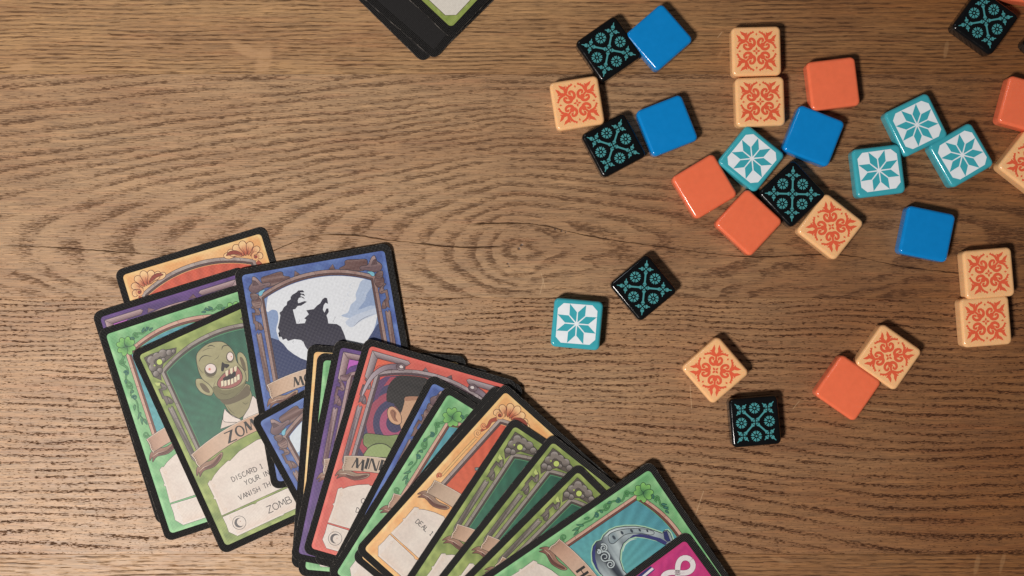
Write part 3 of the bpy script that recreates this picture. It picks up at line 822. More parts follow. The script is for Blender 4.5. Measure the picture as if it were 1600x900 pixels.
def pic_zombie(k):
    t = tracer((203, 550, -24.5, 3.82), 290, 500, 5.625)
    sk, sd, sl, ln = (160, 152, 106), (108, 94, 68), (190, 182, 136), (34, 34, 26)
    def skin(u, v): return lerp(sl, sk, min(1, vnoise(u * .5, v * .5) + .2))
    k.poly(t([(90, 530), (110, 515), (150, 520), (230, 530), (250, 600), (235, 660), (200, 665), (160, 650), (125, 625), (95, 580)], 3), skin, ln, .22)      # left ear
    k.poly(t([(125, 560), (160, 560), (200, 600), (215, 640), (180, 635), (150, 610)], 3), sd)
    k.poly(t([(455, 320), (470, 285), (500, 290), (535, 340), (550, 420), (555, 500), (545, 545), (500, 480), (470, 400)], 3), skin, ln, .22)               # right ear
    k.poly(t([(478, 330), (500, 330), (525, 380), (535, 450), (510, 430), (490, 380)], 3), sd)
    k.poly(t([(330, 700), (345, 745), (400, 830), (470, 870), (540, 810), (590, 700), (570, 610), (540, 560), (300, 600)], 2), lambda u, v: lerp(sk, sd, .3 * vnoise(u, v)), ln, .22)   # neck
    k.poly(t([(300, 690), (380, 700), (470, 650), (545, 570), (570, 650), (500, 700), (400, 740), (340, 740)], 3), sd)
    k.poly(t([(95, 345), (105, 290), (150, 240), (210, 203), (280, 188), (340, 196), (395, 240), (435, 300), (455, 370), (490, 410), (525, 460), (535, 520), (520, 575), (470, 640), (400, 690), (310, 700), (262, 660), (235, 600), (200, 560), (150, 520), (115, 450)], 3), skin, ln, .26)
    k.poly(t([(235, 600), (262, 660), (310, 700), (400, 690), (470, 640), (520, 575), (530, 520), (505, 560), (430, 600), (330, 618), (280, 580)], 3), (124, 118, 78))
    for p in ([(120, 365), (140, 330), (180, 312), (240, 325)], [(195, 235), (225, 222), (265, 238)], [(320, 262), (330, 232), (365, 222), (385, 235)]):
        k.line(t(p, 4, False), .42, (64, 60, 40), taper=True)
    k.poly(t(circle(222, 440, 56, 20, 60)), (96, 84, 62)); k.poly(t(circle(394, 325, 36, 18, 48)), (96, 84, 62))
    k.poly(t(circle(222, 428, 48, 24, 44)), (238, 218, 210), ln, .16); k.poly(t(circle(394, 322, 29, 20, 39)), (238, 218, 210), ln, .16)
    k.poly(t(circle(213, 433, 11, 12)), (224, 120, 96)); k.poly(t(circle(405, 322, 6, 10)), (224, 140, 116))
    k.poly(t([(325, 370), (345, 385), (380, 390), (385, 405), (360, 425), (345, 415), (335, 450), (315, 445), (318, 400)], 2), (36, 28, 28), ln, .1)
    k.poly(t([(280, 570), (290, 530), (335, 475), (400, 430), (450, 410), (475, 430), (500, 480), (500, 520), (480, 560), (430, 590), (370, 605), (310, 600)], 3), (170, 96, 90), ln, .24)     # gums
    k.poly(t([(330, 515), (365, 490), (410, 465), (440, 450), (445, 480), (430, 510), (390, 530), (345, 550)], 2), (38, 26, 30))
    for (x, y, a2, h2) in ((365, 462, -20, 44), (405, 440, -12, 46), (440, 425, 5, 40), (340, 545, 160, 0)):
        if h2: k.poly(t([(x - 16, y - 14), (x + 14, y - 24), (x + 12, y + h2 - 20), (x - 2, y + h2 - 8), (x - 12, y + h2 - 22)]), (232, 214, 180), ln, .12)
    for (x, y) in ((325, 560), (352, 558), (382, 550), (412, 540), (440, 525), (466, 505)):
        k.poly(t([(x - 13, y - 22), (x + 11, y - 30), (x + 13, y + 18), (x - 10, y + 28)]), (236, 220, 188), ln, .12)
    for p in ([(170, 480), (200, 500), (240, 505), (270, 490)], [(350, 365), (372, 372), (410, 372), (430, 360)], [(255, 350), (285, 330), (300, 300)], [(150, 275), (200, 250), (250, 248)], [(460, 420), (490, 450), (505, 490)], [(265, 540), (250, 580), (262, 620)], [(300, 640), (360, 655), (430, 630)], [(370, 760), (400, 800), (440, 830)], [(500, 720), (530, 740), (560, 720)], [(110, 400), (130, 440), (160, 470)]):
        k.line(t(p, 4, False), .2, (84, 78, 50), taper=True)
    # shirt collar
    k.poly(t([(345, 780), (320, 900), (310, 960), (480, 900), (470, 868), (400, 830)]), (226, 208, 196), ln, .22)
    k.poly(t([(345, 780), (360, 800), (420, 850), (480, 872), (500, 905), (430, 900), (370, 900), (330, 880)], 2), (236, 220, 210), ln, .2)
    k.poly(t([(590, 670), (560, 770), (510, 850), (515, 895), (600, 870), (680, 860), (700, 760), (620, 690)], 2), (230, 214, 204), ln, .22)
    k.line(t([(150, 190), (180, 210), (175, 225)]), .3, (30, 60, 44)); k.line(t([(180, 210), (220, 170)]), .25, (30, 60, 44))

def pic_wolf(k):
    t = tracer((365, 421.5, -9.9, 3.82), 360, 360, 3.0)
    k.poly(t(circle(430, 372, 292, 40)), (70, 90, 146)); k.poly(t(circle(430, 372, 275, 40)), (128, 152, 198))
    k.poly(t(circle(430, 372, 261, 48)), (228, 232, 240))
    k.poly(t([(690, 215), (640, 225), (612, 240), (600, 270), (588, 300), (590, 325), (565, 350), (552, 385), (520, 400), (580, 412), (640, 380), (700, 370), (740, 300)], 3), (176, 194, 224))
    k.poly(t([(700, 250), (670, 260), (640, 300), (632, 330), (600, 372), (660, 352), (720, 350)], 3), (140, 164, 206))
    k.poly(t([(540, 430), (580, 400), (640, 378), (700, 360), (700, 385), (620, 420), (570, 455)], 3), (196, 208, 230))
    k.line(t([(580, 450), (605, 425), (640, 405), (680, 390)], 3, False), .2, (120, 120, 140), taper=True)
    k.poly(t([(160, 300), (170, 380), (195, 372), (220, 380), (225, 420), (215, 470), (230, 540), (150, 560)], 3), (132, 158, 204))
    k.poly(t([(150, 520), (228, 515), (270, 560), (330, 600), (420, 640), (420, 720), (150, 720)], 2), (38, 54, 104))
    k.poly(t([(640, 520), (690, 440), (760, 420), (800, 560), (700, 600)]), (52, 70, 122))
    t1 = tracer((365, 421.5, -9.9, 3.82), 360, 370, 5.625); t2 = tracer((365, 421.5, -9.9, 3.82), 500, 370, 5.625)
    A1 = [(440, 895), (420, 850), (432, 830), (418, 800), (430, 750), (440, 690), (432, 668), (455, 650), (470, 620), (495, 600), (500, 570), (530, 550), (530, 530), (545, 510), (580, 490), (598, 472), (638, 470), (652, 488), (612, 490), (622, 498), (648, 502), (658, 522), (622, 508), (616, 522), (642, 530), (656, 548), (625, 532), (602, 538), (592, 562), (597, 584), (612, 580), (655, 565), (674, 572), (622, 606), (592, 608), (572, 636), (550, 640), (562, 690), (576, 740), (582, 765), (602, 764), (655, 760), (668, 728), (650, 718), (690, 682), (668, 646), (735, 636), (762, 605), (790, 586), (812, 548), (832, 534), (852, 540), (860, 590), (838, 580), (822, 600), (814, 640), (828, 668), (846, 630), (862, 630), (866, 662), (846, 692), (856, 720), (863, 765)]
    B1 = [(75, 762), (150, 768), (185, 790), (212, 850), (240, 930), (260, 1060), (60, 1250)]
    C1 = [(380, 640), (368, 566), (352, 545), (342, 522), (330, 514), (300, 510), (270, 519), (262, 508), (246, 514), (240, 500), (226, 498), (230, 478)]
    body = t1(A1) + t2(B1) + t(C1)
    k.poly(body, lambda u, v: lerp((28, 24, 52), (44, 40, 66), min(1, max(0, (v - 20) / 25))))
    for i in range(26):
        rr = random.Random(i); x, y = rr.uniform(240, 500), rr.uniform(400, 520)
        k.line(t([(x, y), (x + rr.uniform(-8, 4), y + 9), (x + rr.uniform(-10, 2), y + 18)]), .14, (66, 62, 92), taper=True)
    for (x, y, q) in ((590, 262, 30), (576, 300, 26), (560, 345, 30), (655, 300, 24)):
        k.line(t([(x + q * cos(a), y + q * .6 * sin(a)) for a in (2.2 + .3 * j for j in range(9))]), .16, (206, 216, 234), taper=True)

def pic_mind(k):
    t = tracer((571, 527, 16.3, 3.82), 460, 510, 5.625)
    cx, cy = 880, 850
    cols = [(132, 50, 74), (64, 54, 92), (176, 62, 84), (70, 62, 104), (166, 66, 92), (62, 58, 100), (176, 74, 116), (60, 54, 98)]
    k.poly(t([(600, 300), (1500, 300), (1500, 1300), (500, 1300)]), (84, 52, 88))
    for i in range(8):
        r0 = 480 - i * 58
        n = 36
        L = [(cx + (r0) * cos(a), cy + r0 * sin(a) * 1.12) for a in (2 * pi * j / n for j in range(n))]
        k.poly(t(L), cols[i])
    k.poly(t([(740, 400), (900, 380), (840, 450), (760, 560), (730, 640), (700, 600)], 3), (96, 60, 110))
    k.poly(t([(755, 425), (810, 410), (800, 440), (750, 470)]), (226, 70, 60))
    t = tracer((571, 527, 16.3, 3.82), 580, 520, 5.625)
    ln = (36, 26, 28)
    # nape, cheek
    k.poly(t([(290, 580), (300, 555), (420, 560), (520, 560), (560, 700), (520, 900), (330, 900), (262, 850), (240, 760)]), (206, 158, 120), ln, .2)
    k.poly(t([(290, 580), (300, 555), (420, 560), (500, 565), (420, 590), (300, 600)]), (176, 122, 92))
    # hair
    k.poly(t([(135, 590), (138, 520), (160, 450), (210, 395), (280, 362), (350, 355), (430, 372), (500, 420), (560, 480), (540, 560), (430, 555), (300, 560), (290, 600), (275, 660), (258, 700), (235, 670), (205, 640), (200, 620), (150, 605)], 2), lambda u, v: lerp((26, 22, 24), (52, 46, 46), vnoise(u * .6, v * .6)), ln, .2)
    # ear
    k.poly(t([(140, 690), (160, 652), (195, 648), (235, 680), (262, 730), (262, 790), (230, 808), (180, 790), (150, 750)], 3), (218, 164, 124), ln, .24)
    k.poly(t([(165, 690), (190, 672), (220, 700), (215, 745), (235, 780), (200, 770), (175, 730)], 3), (160, 104, 78))
    k.line(t([(180, 680), (205, 700), (205, 740), (225, 770)], 3, False), .25, (94, 54, 42), taper=True)
    # coat
    t = tracer((571, 527, 16.3, 3.82), 560, 660, 5.625)
    k.poly(t([(45, 120), (70, 95), (140, 100), (260, 115), (360, 110), (450, 200), (420, 330), (60, 300), (80, 230), (45, 190)], 3), lambda u, v: lerp((140, 158, 92), (112, 128, 70), vnoise(u * .5, v * .5)), ln, .24)
    k.poly(t([(60, 260), (110, 205), (190, 185), (250, 200), (320, 260), (340, 300), (70, 300)], 3), (150, 170, 100), ln, .22)
    k.line(t([(75, 225), (150, 185), (240, 190), (310, 240)], 3, False), .3, (60, 70, 40), taper=True)

def pic_claw(k):
    k.line(smooth([(14.6, 34.6), (15.8, 33.4), (18.2, 33.6), (21, 34.4)], 4), 1.3, (56, 70, 72)); 
    k.line(smooth([(14.8, 34.4), (15.9, 33.4), (18.2, 33.5), (21, 34.3)], 4), .85, (126, 150, 150))

def pic_shoe(k):
    t = tracer((1017, 719, 56, 3.82), 900, 710, 5.625)
    ln = (26, 30, 44)
    def st(pts, cl=3): return t(pts, cl)
    outer = [(140, 860), (150, 800), (180, 760), (222, 748), (240, 710), (290, 665), (350, 640), (430, 628), (520, 628), (600, 640), (680, 665), (755, 692), (770, 670), (800, 664), (826, 692), (852, 762), (835, 788), (780, 792)]
    inner = [(700, 752), (600, 726), (520, 716), (460, 736), (412, 780), (388, 840), (382, 920), (410, 1010), (480, 1080), (560, 1130)]
    low = [(500, 1220), (380, 1180), (260, 1090), (180, 1000), (145, 930)]
    glow = [(p[0] + (p[0] - 480) * .035, p[1] + (p[1] - 900) * .05) for p in outer]
    k.poly(t(glow + [(p[0] + 16, p[1] + 12) for p in inner] + [(p[0] - 14, p[1] + 10) for p in low]), (170, 214, 178))
    k.poly(t(outer + inner + low), lambda u, v: lerp((38, 46, 62), (190, 206, 210), min(1, max(0, 1.7 * vnoise(u * .2, v * .2, 6) - .25))), ln, .3)
    # deep blue inner wall and rim
    k.poly(t([(782, 792), (700, 754), (600, 728), (520, 718), (465, 738), (418, 780), (392, 840), (404, 800), (440, 752), (500, 704), (560, 696), (640, 708), (740, 735), (800, 770)]), (52, 54, 122))
    k.poly(t([(140, 870), (150, 805), (178, 768), (168, 830), (166, 900), (185, 980), (220, 1060), (170, 990), (145, 930)]), (46, 54, 124))
    k.poly(t([(765, 682), (795, 672), (828, 760), (800, 765), (775, 740)]), (40, 48, 110), ln, .16)
    # plate with nail holes
    k.poly(st([(280, 720), (300, 690), (350, 668), (430, 652), (520, 648), (610, 655), (675, 672), (684, 695), (650, 705), (560, 690), (480, 690), (420, 706), (370, 745), (330, 778), (295, 770)], 3), lambda u, v: lerp((128, 148, 158), (196, 206, 206), vnoise(u * .4, v * .4, 3)), ln, .24)
    for (x, y, r) in ((332, 725, 20), (403, 684, 18), (487, 668, 17), (558, 662, 14), (625, 670, 12)):
        k.poly(t(circle(x, y, r, 12, r * .5, 55)), (58, 70, 84), ln, .12)
    for (x, y, r) in ((240, 815, 36), (250, 895, 52), (200, 850, 20), (300, 960, 40)):
        pts, ws = [], []
        for i in range(22):
            a = -2.2 + i * .5; rr = r * (1 - i * .037)
            pts.append((x + rr * cos(a), y + rr * sin(a)))
        k.rope(t(pts), [.6, .3], (190, 204, 208), (24, 28, 40), .34)
    k.line(t([(410, 850), (430, 790), (480, 750), (540, 738)], 3, False), .35, (214, 224, 224), taper=True)
    k.line(t([(250, 720), (300, 678), (380, 650)], 3, False), .35, (222, 230, 228), taper=True)

def draw_pink(k):
    k.part('background_print')
    mt = mottle((206, 30, 118), (226, 48, 140), .5, 3)
    k.poly([(p[0] + CW / 2, p[1] + CH / 2) for p in rrect(CW - 6, CH - 6, 1.6)], (214, 36, 126))
    k.grid(lambda u: 4.0, lambda u: CH - 4.0, 4.0, CW - 4.0, 34, 46, lambda u, v: lerp(mt(u, v), (186, 22, 120), .5 * (vnoise(u * .9, v * .9, 9) > .62)))
    k.part('loop_emblem')
    cx, cy = 11.9, 13.2
    pts = []
    for i in range(49):
        a = 2 * pi * i / 48
        den = 1 + sin(a) ** 2
        X, Y = 7.4 * cos(a) / den, 8.6 * sin(a) * cos(a) / den
        th = radians(-97)
        pts.append((cx + X * cos(th) - Y * sin(th), cy + X * sin(th) + Y * cos(th)))
    k.line(pts, 2.5, (150, 18, 96)); k.line(pts, 2.15, (240, 230, 232))
    k.line(pts[8:15], .12, (186, 150, 170)); 
    k.part('wand_print')
    k.poly([(3.2, 20.5), (5.4, 20.0), (6.0, 31), (3.2, 31)], (50, 44, 120)); k.poly([(4.0, 20.4), (5.0, 20.2), (5.4, 29), (4.6, 29)], (236, 228, 234))

def draw_lime(k):       # the corner of the upper deck's top card
    k.part('background_print')
    k.poly([(p[0] + CW / 2, p[1] + CH / 2) for p in rrect(CW - 7.0, CH - 7.0, 1.8)], (150, 168, 66))
    mt = mottle((132, 154, 52), (176, 192, 92), .9, 2)
    k.grid(lambda u: 4.3, lambda u: CH - 4.3, 4.3, CW - 4.3, 40, 56, mt)
    k.part('text_panel')
    a = 5.5; q = 8.7
    k.poly([(a, q), (q, a), (CW - q, a), (CW - a, q), (CW - a, CH - q), (CW - q, CH - a), (q, CH - a), (a, CH - q)], (234, 226, 214), (92, 74, 50), .22)

def draw_back(k):
    k.part('back_print')
    def bc(u, v):
        d = max(0, 1 - abs((v - 30) * .8 - (u - 20) * .35) / 9)
        return lerp((24, 20, 20), (46, 70, 130), d * .8 * vnoise(u * .3, v * .3))
    k.grid(lambda u: 3.2, lambda u: CH - 3.2, 3.2, CW - 3.2, 30, 44, bc)

def slope(u): return (RIB_B(u) - 51.0)
FAN_SLOPE, FAN_PIVOT = -0.020, -0.090      # the fan leans on the left group and comes down to the table at the right
def make_card(px, py, ang, z, suit, label, group, text=None, pic=None, tilt=(0, 0), corner='TL', flip=0):
    if group == 'cards spread in the fan' and z > 0.003:
        tilt = (FAN_SLOPE, 0.0)
        z = z + FAN_SLOPE * ((px - 800.0) / K * 0.99 - FAN_PIVOT)
    r = bpy.data.objects.new('playing_card', None); C.objects.link(r)
    r.empty_display_size = 0.01
    r['label'] = label; r['category'] = 'playing card'; r['group'] = group
    # centre from the sharp top left corner
    a = radians(ang); e1 = Vector((cos(a), -sin(a), 0)); e2 = Vector((-sin(a), -cos(a), 0))
    rot = Matrix.Rotation(-a, 3, 'Z')
    sl = Vector((tilt[0], tilt[1]))
    c = P(px, py, z)
    hw, hh = CW / 2000, CH / 2000
    sx, sy = {'TL': (1, 1), 'TR': (-1, 1), 'BL': (1, -1), 'BR': (-1, -1)}[corner]
    o = c + e1 * hw * sx + e2 * hh * sy
    nrm = Vector((-tilt[0], -tilt[1], 1)).normalized()
    q = Vector((0, 0, 1)).rotation_difference(nrm).to_matrix()
    # the plane passes z at its corner
    o.z = z + tilt[0] * (o.x - c.x) + tilt[1] * (o.y - c.y)
    m = (q @ rot).to_4x4(); m.translation = o
    r.matrix_world = m
    b = bpy.data.objects.new('card_stock', card_body_mesh()); C.objects.link(b); b.parent = r
    k = Ink(CW, CH)
    if suit == 'pink': draw_pink(k)
    elif suit == 'lime': draw_lime(k)
    elif suit == 'back': draw_back(k)
    elif suit: draw_base(k, suit, pic)
    if text: text(k)
    k.build(r)
    return r

def txt_zombie(k):
    title(k, 'ZOMB', 21.0, 50.2, 4.7, slope)
    write(k, 'DISCARD 1', 16.4, 66.0, 2.05, .27); write(k, 'YOUR IN', 20.6, 69.6, 2.05, .27); write(k, 'VANISH THIS', 15.9, 74.0, 2.05, .27)
    write(k, 'ZOMB', 24.4, 83.7, 2.8, .30, wf=.85, gap=.22); moon_icon(k, 11.8, 82.3)
def txt_moon(k): title(k, 'MO', 16.2, 50.1, 4.0, slope)
def txt_mind(k):
    title(k, 'MIND', 9.6, 49.7, 4.5, slope)
    write(k, 'C', 17.0, 65.2, 2.0, .26); write(k, 'D', 16.2, 69.6, 2.0, .26); moon_icon(k, 11.2, 82.2)
def txt_deal(k): write(k, 'DEAL 1', 11.0, 66.8, 1.9, .27)
def txt_ho(k): title(k, 'HO', 20.0, 49.9, 4.2, slope)

LG, FG, DG = 'cards lying in the loose left group', 'cards spread in the fan', 'cards of the pile at the top edge'
mm = 0.001
t0 = (0.0, 0.0)
make_card(178, 423, -16.8, 0.30 * mm, 'orange', 'orange scrollwork card peeking out rearmost behind the purple card', LG)
make_card(143, 489, -17.3, 0.72 * mm, 'purple', 'purple card showing only a strip of its top edge under the clover card', LG)
make_card(152, 516, -18.0, 1.14 * mm, 'green', 'green clover card with a blank text panel, half under the zombie card', LG)
make_card(203, 550, -24.5, 1.56 * mm, 'bone', 'green card with a bald grinning zombie portrait and the word DISCARD', LG, txt_zombie, pic_zombie)
make_card(365, 421.5, -9.9, 2.00 * mm, 'blue', 'blue card with a howling wolf silhouette before a white moon', LG, txt_moon, pic_wolf)
def pic_sky(k):
    k.poly(circle(CW / 2, 24, 24, 40), (214, 224, 236)); k.poly(smooth([(8, 24), (14, 22), (18, 27), (16, 34), (20, 44), (8, 52)], 3, True), (150, 180, 216))
make_card(391, 655, -28.6, 2.42 * mm, 'blue', 'blue card whose pale picture corner sticks out left of the fan, below the wolf card', FG, pic=pic_sky)
tl = (0.006, 0.004)
make_card(481, 538, 4.3, 3.05 * mm, 'orange', 'black bordered card showing one thin orange line at the left end of the fan', FG)
make_card(496, 551, 5.0, 3.42 * mm, 'green', 'card with a narrow light green wedge, between the orange line and the purple card', FG)
make_card(524, 530, 11.6, 3.79 * mm, 'purple', 'purple card with claw ornaments, left of the red card in the fan', FG)
make_card(490, 880, 14.5, 4.16 * mm, 'purple', 'card almost hidden below the red card, its dark lower left corner showing', FG, corner='BL')
make_card(571, 527, 16.3, 4.53 * mm, 'red', 'red card with a black haired head in a green coat, lettered MIND', FG, txt_mind, pic_mind)
make_card(672, 584, 27.4, 4.90 * mm, 'blue', 'card with a thin dark blue wedge, between the red and the clover card', FG)
make_card(697, 601, 32.0, 5.27 * mm, 'green', 'green clover card in the middle of the fan, right of the blue wedge', FG)
make_card(772, 600, 39.5, 5.64 * mm, 'orange', 'black edged card directly beneath the orange card lettered DEAL', FG)
make_card(789, 597, 42.0, 6.01 * mm, 'orange', 'orange scrollwork card in the fan, its text panel lettered DEAL 1', FG, txt_deal, pic_claw)
make_card(801, 651, 33.6, 6.38 * mm, 'bone', 'first green card with knobbly stone frame, lying on the orange DEAL card', FG)
make_card(862, 676, 38.3, 6.75 * mm, 'bone', 'middle one of three green cards with knobbly stone frames', FG)
make_card(903, 722, 45.0, 7.12 * mm, 'bone', 'last green card with knobbly stone frame, tucked under the horseshoe card', FG)
make_card(1017, 719, 55.8, 7.49 * mm, 'green', 'light green card with a clover and a steel horseshoe', FG, txt_ho, pic_shoe)
make_card(1073, 828, 54.0, 7.86 * mm, 'pink', 'magenta card with a white loop symbol, topmost of the fan', FG)
# pile at the top edge
make_card(661, 99, 44.5, 0.50 * mm, 'back', 'lowest black card of the pile at the top edge, jutting out left', DG, corner='BR')
make_card(679, 94, 41.0, 1.30 * mm, 'back', 'black card with a faint blue streak, in the middle of the top pile', DG, corner='BR')
make_card(682, 88, 45.5, 1.00 * mm, 'back', 'black card under the others, showing along the right side of the top pile', DG, corner='BR')
make_card(705.5, 62, 43.2, 2.20 * mm, 'lime', 'black bordered card with lime rim and cream panel, topmost of the top pile', DG, corner='BR')

# ------------------------------------------------------------------ the tiles
TS, TH = 20.0, 6.3     # mm
_tile_mesh = {}
def tile_mesh(kind):
    if kind in _tile_mesh: return _tile_mesh[kind]
    bm = bmesh.new(); rings = []
    rc = 2.1; be = 1.25
    prof = [(0.75, 0.0), (0.22, 0.12), (0.0, 0.55)]
    prof = [(0.8, 0.0), (0.35, 0.08), (0.08, 0.32), (0.0, 0.7), (-0.0, TH - be - .2)]
    for i in range(0, 8):
        a = radians(90 * i / 7); prof.append((be - be * cos(a), TH - be + be * sin(a)))
    prof += [(be + .12, TH + 0.004), (2.4, TH + 0.03), (5.0, TH + 0.05)]
    for ins, z in prof:
        rings.append([bm.verts.new((p[0] / 1000, p[1] / 1000, z / 1000)) for p in rrect(TS, TS, rc, n=6, inset=min(ins, 9.0))])
    n = len(rings[0])
    for k in range(len(rings) - 1):
        for i in range(n):
            j = (i + 1) % n
            bm.faces.new((rings[k][i], rings[k][j], rings[k + 1][j], rings[k + 1][i]))
    bm.faces.new(rings[-1]); bm.faces.new(list(reversed(rings[0])))
    for f in bm.faces: f.smooth = True
    me = bpy.data.meshes.new('tile_body'); bm.to_mesh(me); bm.free()
    me.materials.append(PL[kind]); _tile_mesh[kind] = me
    return me

def flat_mesh(name, polys, z, mat, colz=None):
    V, F = [], []
    for i, pts in enumerate(polys):
        b = len(V)
        V += [(p[0] * TS / 1000, p[1] * TS / 1000, z + i * 1e-7) for p in pts]
        for t in tri2d(pts):
            a, c, d = (Vector(V[b + q]) for q in t)
            if (c - a).cross(d - a).z < 0: t = (t[0], t[2], t[1])
            F.append(tuple(b + q for q in t))
    me = bpy.data.meshes.new(name); me.from_pydata(V, [], F); me.materials.append(mat)
    return me
def strip_poly(pts, ws):
    if not isinstance(ws, (list, tuple)): ws = [ws] * len(pts)
    if len(ws) != len(pts): ws = [ws[0] + (ws[-1] - ws[0]) * i / (len(pts) - 1) for i in range(len(pts))]
    L, R = stroke_pts(pts, ws)
    return [[L[i], L[i + 1], R[i + 1], R[i]] for i in range(len(L) - 1)]
def rot2(pts, a):
    c, s = cos(radians(a)), sin(radians(a)); return [(p[0] * c - p[1] * s, p[0] * s + p[1] * c) for p in pts]

def star_polys():
    white, c, e = [], .11, .402
    white.append([(-e + c, -e), (e - c, -e), (e, -e + c), (e, e - c), (e - c, e), (-e + c, e), (-e, e - c), (-e, -e + c)])
    teal = []
    for i in range(8):
        t = 22.5 + 45 * i
        def pt(r, a): return (r * cos(radians(a)), r * sin(radians(a)))
        teal.append([pt(.036, t), pt(.238, t - 19.8), pt(.432, t), pt(.238, t + 19.8)])
    return white, teal
def mosaic_polys():
    out = []
    def bell(cx, cy, d, r0, r1, w0, w1):     # spike from r0 (wide) to r1 (thin) in direction d
        pts = [(r0, -w0), (r0 + (r1 - r0) * .35, -w0 * .95), (r0 + (r1 - r0) * .5, -w1), (r1, -w1 * .55), (r1, w1 * .55), (r0 + (r1 - r0) * .5, w1), (r0 + (r1 - r0) * .35, w0 * .95), (r0, w0)]
        out.append([(cx + p[0], cy + p[1]) for p in rot2(pts, d)])
    def knot(cx, cy, r):
        for q in range(4):
            out.append([(cx + p[0], cy + p[1]) for p in rot2([(.012, 0), (r, -r * .62), (r * 1.05, 0), (r, r * .62)], q * 90 + 45)])
    q = .268
    knot(0, 0, .052)
    for sx in (1, -1):
        for sy in (1, -1):
            d0 = math.degrees(atan2(sy, sx))
            knot(sx * q, sy * q, .052)
            bell(sx * q, sy * q, d0, .064, .18, .037, .012)
            bell(sx * q, sy * q, d0 + 90, .064, .15, .037, .012)
            bell(sx * q, sy * q, d0 - 90, .064, .15, .037, .012)
            # bar to the middle, flared at both ends
            L = q * sqrt(2)
            pts = [(.064, -.042), (.115, -.017), (L - .115, -.017), (L - .064, -.042), (L - .064, .042), (L - .115, .017), (.115, .017), (.064, .042)]
            out.append(rot2(pts, d0))
    q = .285
    for (cx, cy) in ((q, 0), (-q, 0), (0, q), (0, -q)):
        out.append(circle(cx, cy, .021, 8))
        for i in range(8):
            a0, a1 = 45 * i + 5, 45 * i + 40
            pts = []
            for rr, aa in ((.044, a0 + 9), (.085, a0), (.116, a0 + 4), (.100, (a0 + a1) / 2), (.116, a1 - 4), (.085, a1), (.044, a1 - 9)):
                pts.append((cx + rr * cos(radians(aa)), cy + rr * sin(radians(aa))))
            out.append(pts)
    return out
def flourish_polys():
    out = []
    for i in range(4):
        d = 45 + 90 * i
        for m in (1, -1):
            def Tm(pts): return rot2([(p[0], p[1] * m) for p in pts], d)
            curl = smooth([(.138, .0), (.124, .055), (.160, .108), (.226, .120), (.264, .084), (.240, .050), (.212, .066)], 3)
            n = len(curl); ws = [.068 - .034 * (j / (n - 1)) for j in range(n)]
            out += strip_poly(Tm(curl), ws)
            br = smooth([(.300, .020), (.330, .085), (.340, .140), (.326, .200), (.308, .240)], 3)
            out += strip_poly(Tm(br), [.050, .026])
            for (a, b2, c, e2) in ((.338, .092, .382, .142), (.336, .145, .366, .198), (.320, .195, .345, .250)):
                out.append(Tm([(a - .012, b2), (a + .006, b2 + .040), (c, e2), (a + .014, b2 - .012)]))
            out.append(Tm([(.285, -.002), (.300, .050), (.335, .090), (.415, .096), (.525, .052), (.450, .026), (.385, .036), (.345, .010), (.335, -.002)]))
            out.append(Tm([(.345, .070), (.405, .136), (.418, .084)]))
            out.append(Tm([(.110, -.002), (.330, -.002), (.300, .022), (.22, .020), (.19, .050), (.14, .040)]))
        c2 = (.34 * cos(radians(90 * i)), .34 * sin(radians(90 * i)))
        out.append([(c2[0] + p[0], c2[1] + p[1]) for p in rot2([(.034, 0), (.008, .012), (0, .026), (-.008, .012), (-.034, 0), (-.008, -.012), (0, -.026), (.008, -.012)], 90 * i)])
        out.append(rot2([(.008, 0), (.03, -.022), (.058, -.016), (.082, 0), (.058, .016), (.03, .022)], 90 * i))
    return out
ZP = (TH + 0.062) / 1000
white, teal = star_polys()
PRINTS = {'teal': [('star_print', flat_mesh('star_print', white, ZP, PR['teal'])), ('star_print_rays', None)],
          'black': [('mosaic_print', flat_mesh('mosaic_print', mosaic_polys(), ZP, PR['black']))],
          'cream': [('flourish_print', flat_mesh('flourish_print', flourish_polys(), ZP, PR['cream']))]}
PRINTS['teal'][1] = ('star_ray', flat_mesh('star_ray', teal, ZP + 0.00001, PL['teal']))

BG = {'blue': 'plain blue tiles', 'black': 'black tiles with teal mosaic print', 'cream': 'cream tiles with red flourish print', 'orange': 'plain orange tiles', 'teal': 'teal tiles with white star print'}
def tile(kind, px, py, ang, label):
    r = bpy.data.objects.new('game_tile', None); C.objects.link(r); r.empty_display_size = 0.005
    r['label'] = label; r['category'] = 'game tile'; r['group'] = BG[kind]
    p = P(px, py, TH / 1000)
    r.location = (p.x, p.y, 0.00003); r.rotation_euler = (0, 0, radians(-ang))
    b = bpy.data.objects.new('tile_body', tile_mesh(kind)); C.objects.link(b); b.parent = r
    jr = random.Random(int(px * 7 + py)); jx, jy, ja = jr.uniform(-.25, .25), jr.uniform(-.25, .25), jr.uniform(-1.2, 1.2)
    for nm, me in PRINTS.get(kind, []):      # the print sits a little off centre, as it does on real tiles
        o = bpy.data.objects.new(nm, me); C.objects.link(o); o.parent = r
        o.location = (jx / 1000, jy / 1000, 0); o.rotation_euler = (0, 0, radians(ja))

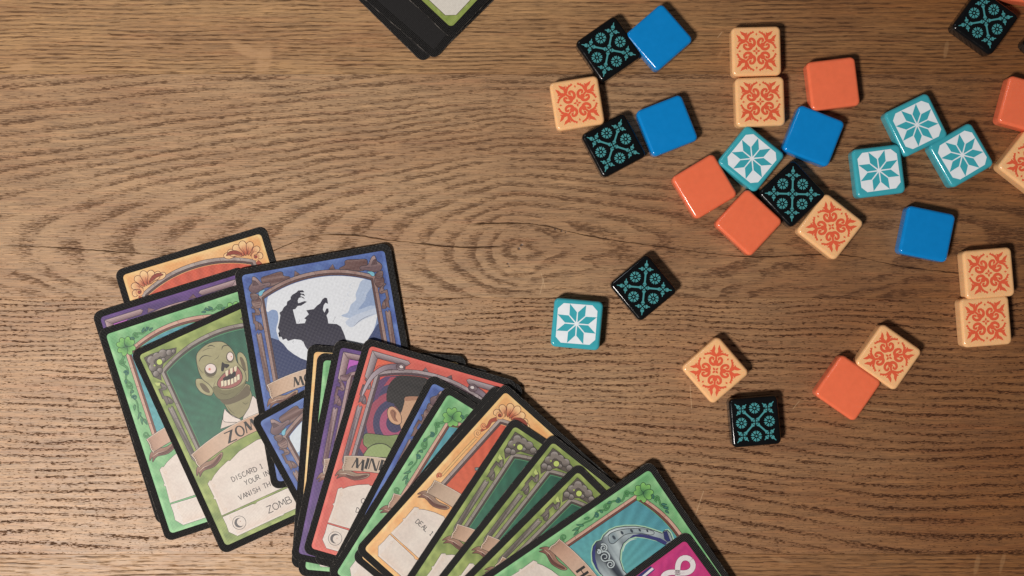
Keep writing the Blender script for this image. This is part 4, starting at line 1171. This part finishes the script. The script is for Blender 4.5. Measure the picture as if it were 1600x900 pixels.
tiles = [
 ('black', 951.1, 76.4, -34.7, 'black patterned tile touching the uppermost plain blue tile'),
 ('blue', 1030.4, 58.0, -41.0, 'plain blue tile farthest up, leaning on a black tile'),
 ('cream', 901.9, 161.0, -9.0, 'cream tile alone at the left of the scattered tiles, between two black ones'),
 ('black', 958.9, 227.0, -28.0, 'black patterned tile below the leftmost cream tile'),
 ('blue', 1042.6, 195.9, -21.5, 'plain blue tile right of the black tile below the leftmost cream tile'),
 ('cream', 1182.4, 79.5, -1.4, 'upper cream tile of the straight pair near the top'),
 ('cream', 1188.2, 158.6, -1.9, 'lower cream tile of the straight pair near the top'),
 ('orange', 1302.6, 130.5, -6.9, 'plain orange tile above the blue tile, right of the upper cream pair'),
 ('blue', 1272.0, 212.0, 21.5, 'plain blue tile between an orange tile and a teal star tile'),
 ('teal', 1174.3, 247.6, 38.8, 'teal star tile touching the left corner of the blue tile, above an orange tile'),
 ('black', 1238.4, 303.0, 46.6, 'black patterned tile in the middle of the cluster, against teal and cream tiles'),
 ('cream', 1298.0, 354.2, 38.0, 'cream tile at the lower right corner of the black tile in the cluster'),
 ('orange', 1101.2, 291.2, -31.0, 'leftmost plain orange tile, left of a teal star tile'),
 ('orange', 1170.4, 347.6, 42.8, 'plain orange tile pointing down, below the teal star tile of the cluster'),
 ('teal', 1432.0, 195.0, -26.1, 'uppermost teal star tile of the three on the right'),
 ('teal', 1502.8, 242.4, -29.8, 'rightmost teal star tile'),
 ('teal', 1373.6, 267.2, -6.8, 'teal star tile with chipped print, left and lowest of the three on the right'),
 ('blue', 1449.5, 365.5, 11.6, 'plain blue tile alone below the three teal tiles on the right'),
 ('teal', 901.8, 506.4, 5.3, 'teal star tile alone, right of the wolf card'),
 ('black', 1005.5, 449.6, 50.5, 'black patterned tile standing on its corner, beside the lone teal star tile'),
 ('cream', 1118.2, 578.6, 49.3, 'cream tile alone above the lowest black tile'),
 ('black', 1180.2, 658.8, -5.0, 'lowest black patterned tile, nearest to the fan of cards'),
 ('cream', 1389.2, 558.2, 34.9, 'cream tile touching the lowest orange tile'),
 ('orange', 1325.6, 606.4, 34.8, 'lowest plain orange tile, against a cream tile'),
 ('cream', 1545.6, 427.2, -4.9, 'upper cream tile of the stacked pair at the right'),
 ('cream', 1541.2, 502.4, -4.6, 'lower cream tile of the stacked pair at the right'),
 ('orange', 1606.0, 163.5, 15.0, 'plain orange tile cut by the right edge of the picture'),
 ('cream', 1612.5, 254.0, 38.0, 'cream tile cut by the right edge, below the cut orange tile'),
 ('black', 1540.5, 33.6, 36.0, 'black patterned tile in the upper right corner'),
 ('orange', 1594.0, -37.0, 8.0, 'plain orange tile mostly beyond the upper right corner, a sliver showing'),
 ('black', 1651.5, 66.0, 44.0, 'black tile whose corner just enters at the right edge'),
]
for t in tiles: tile(*t)
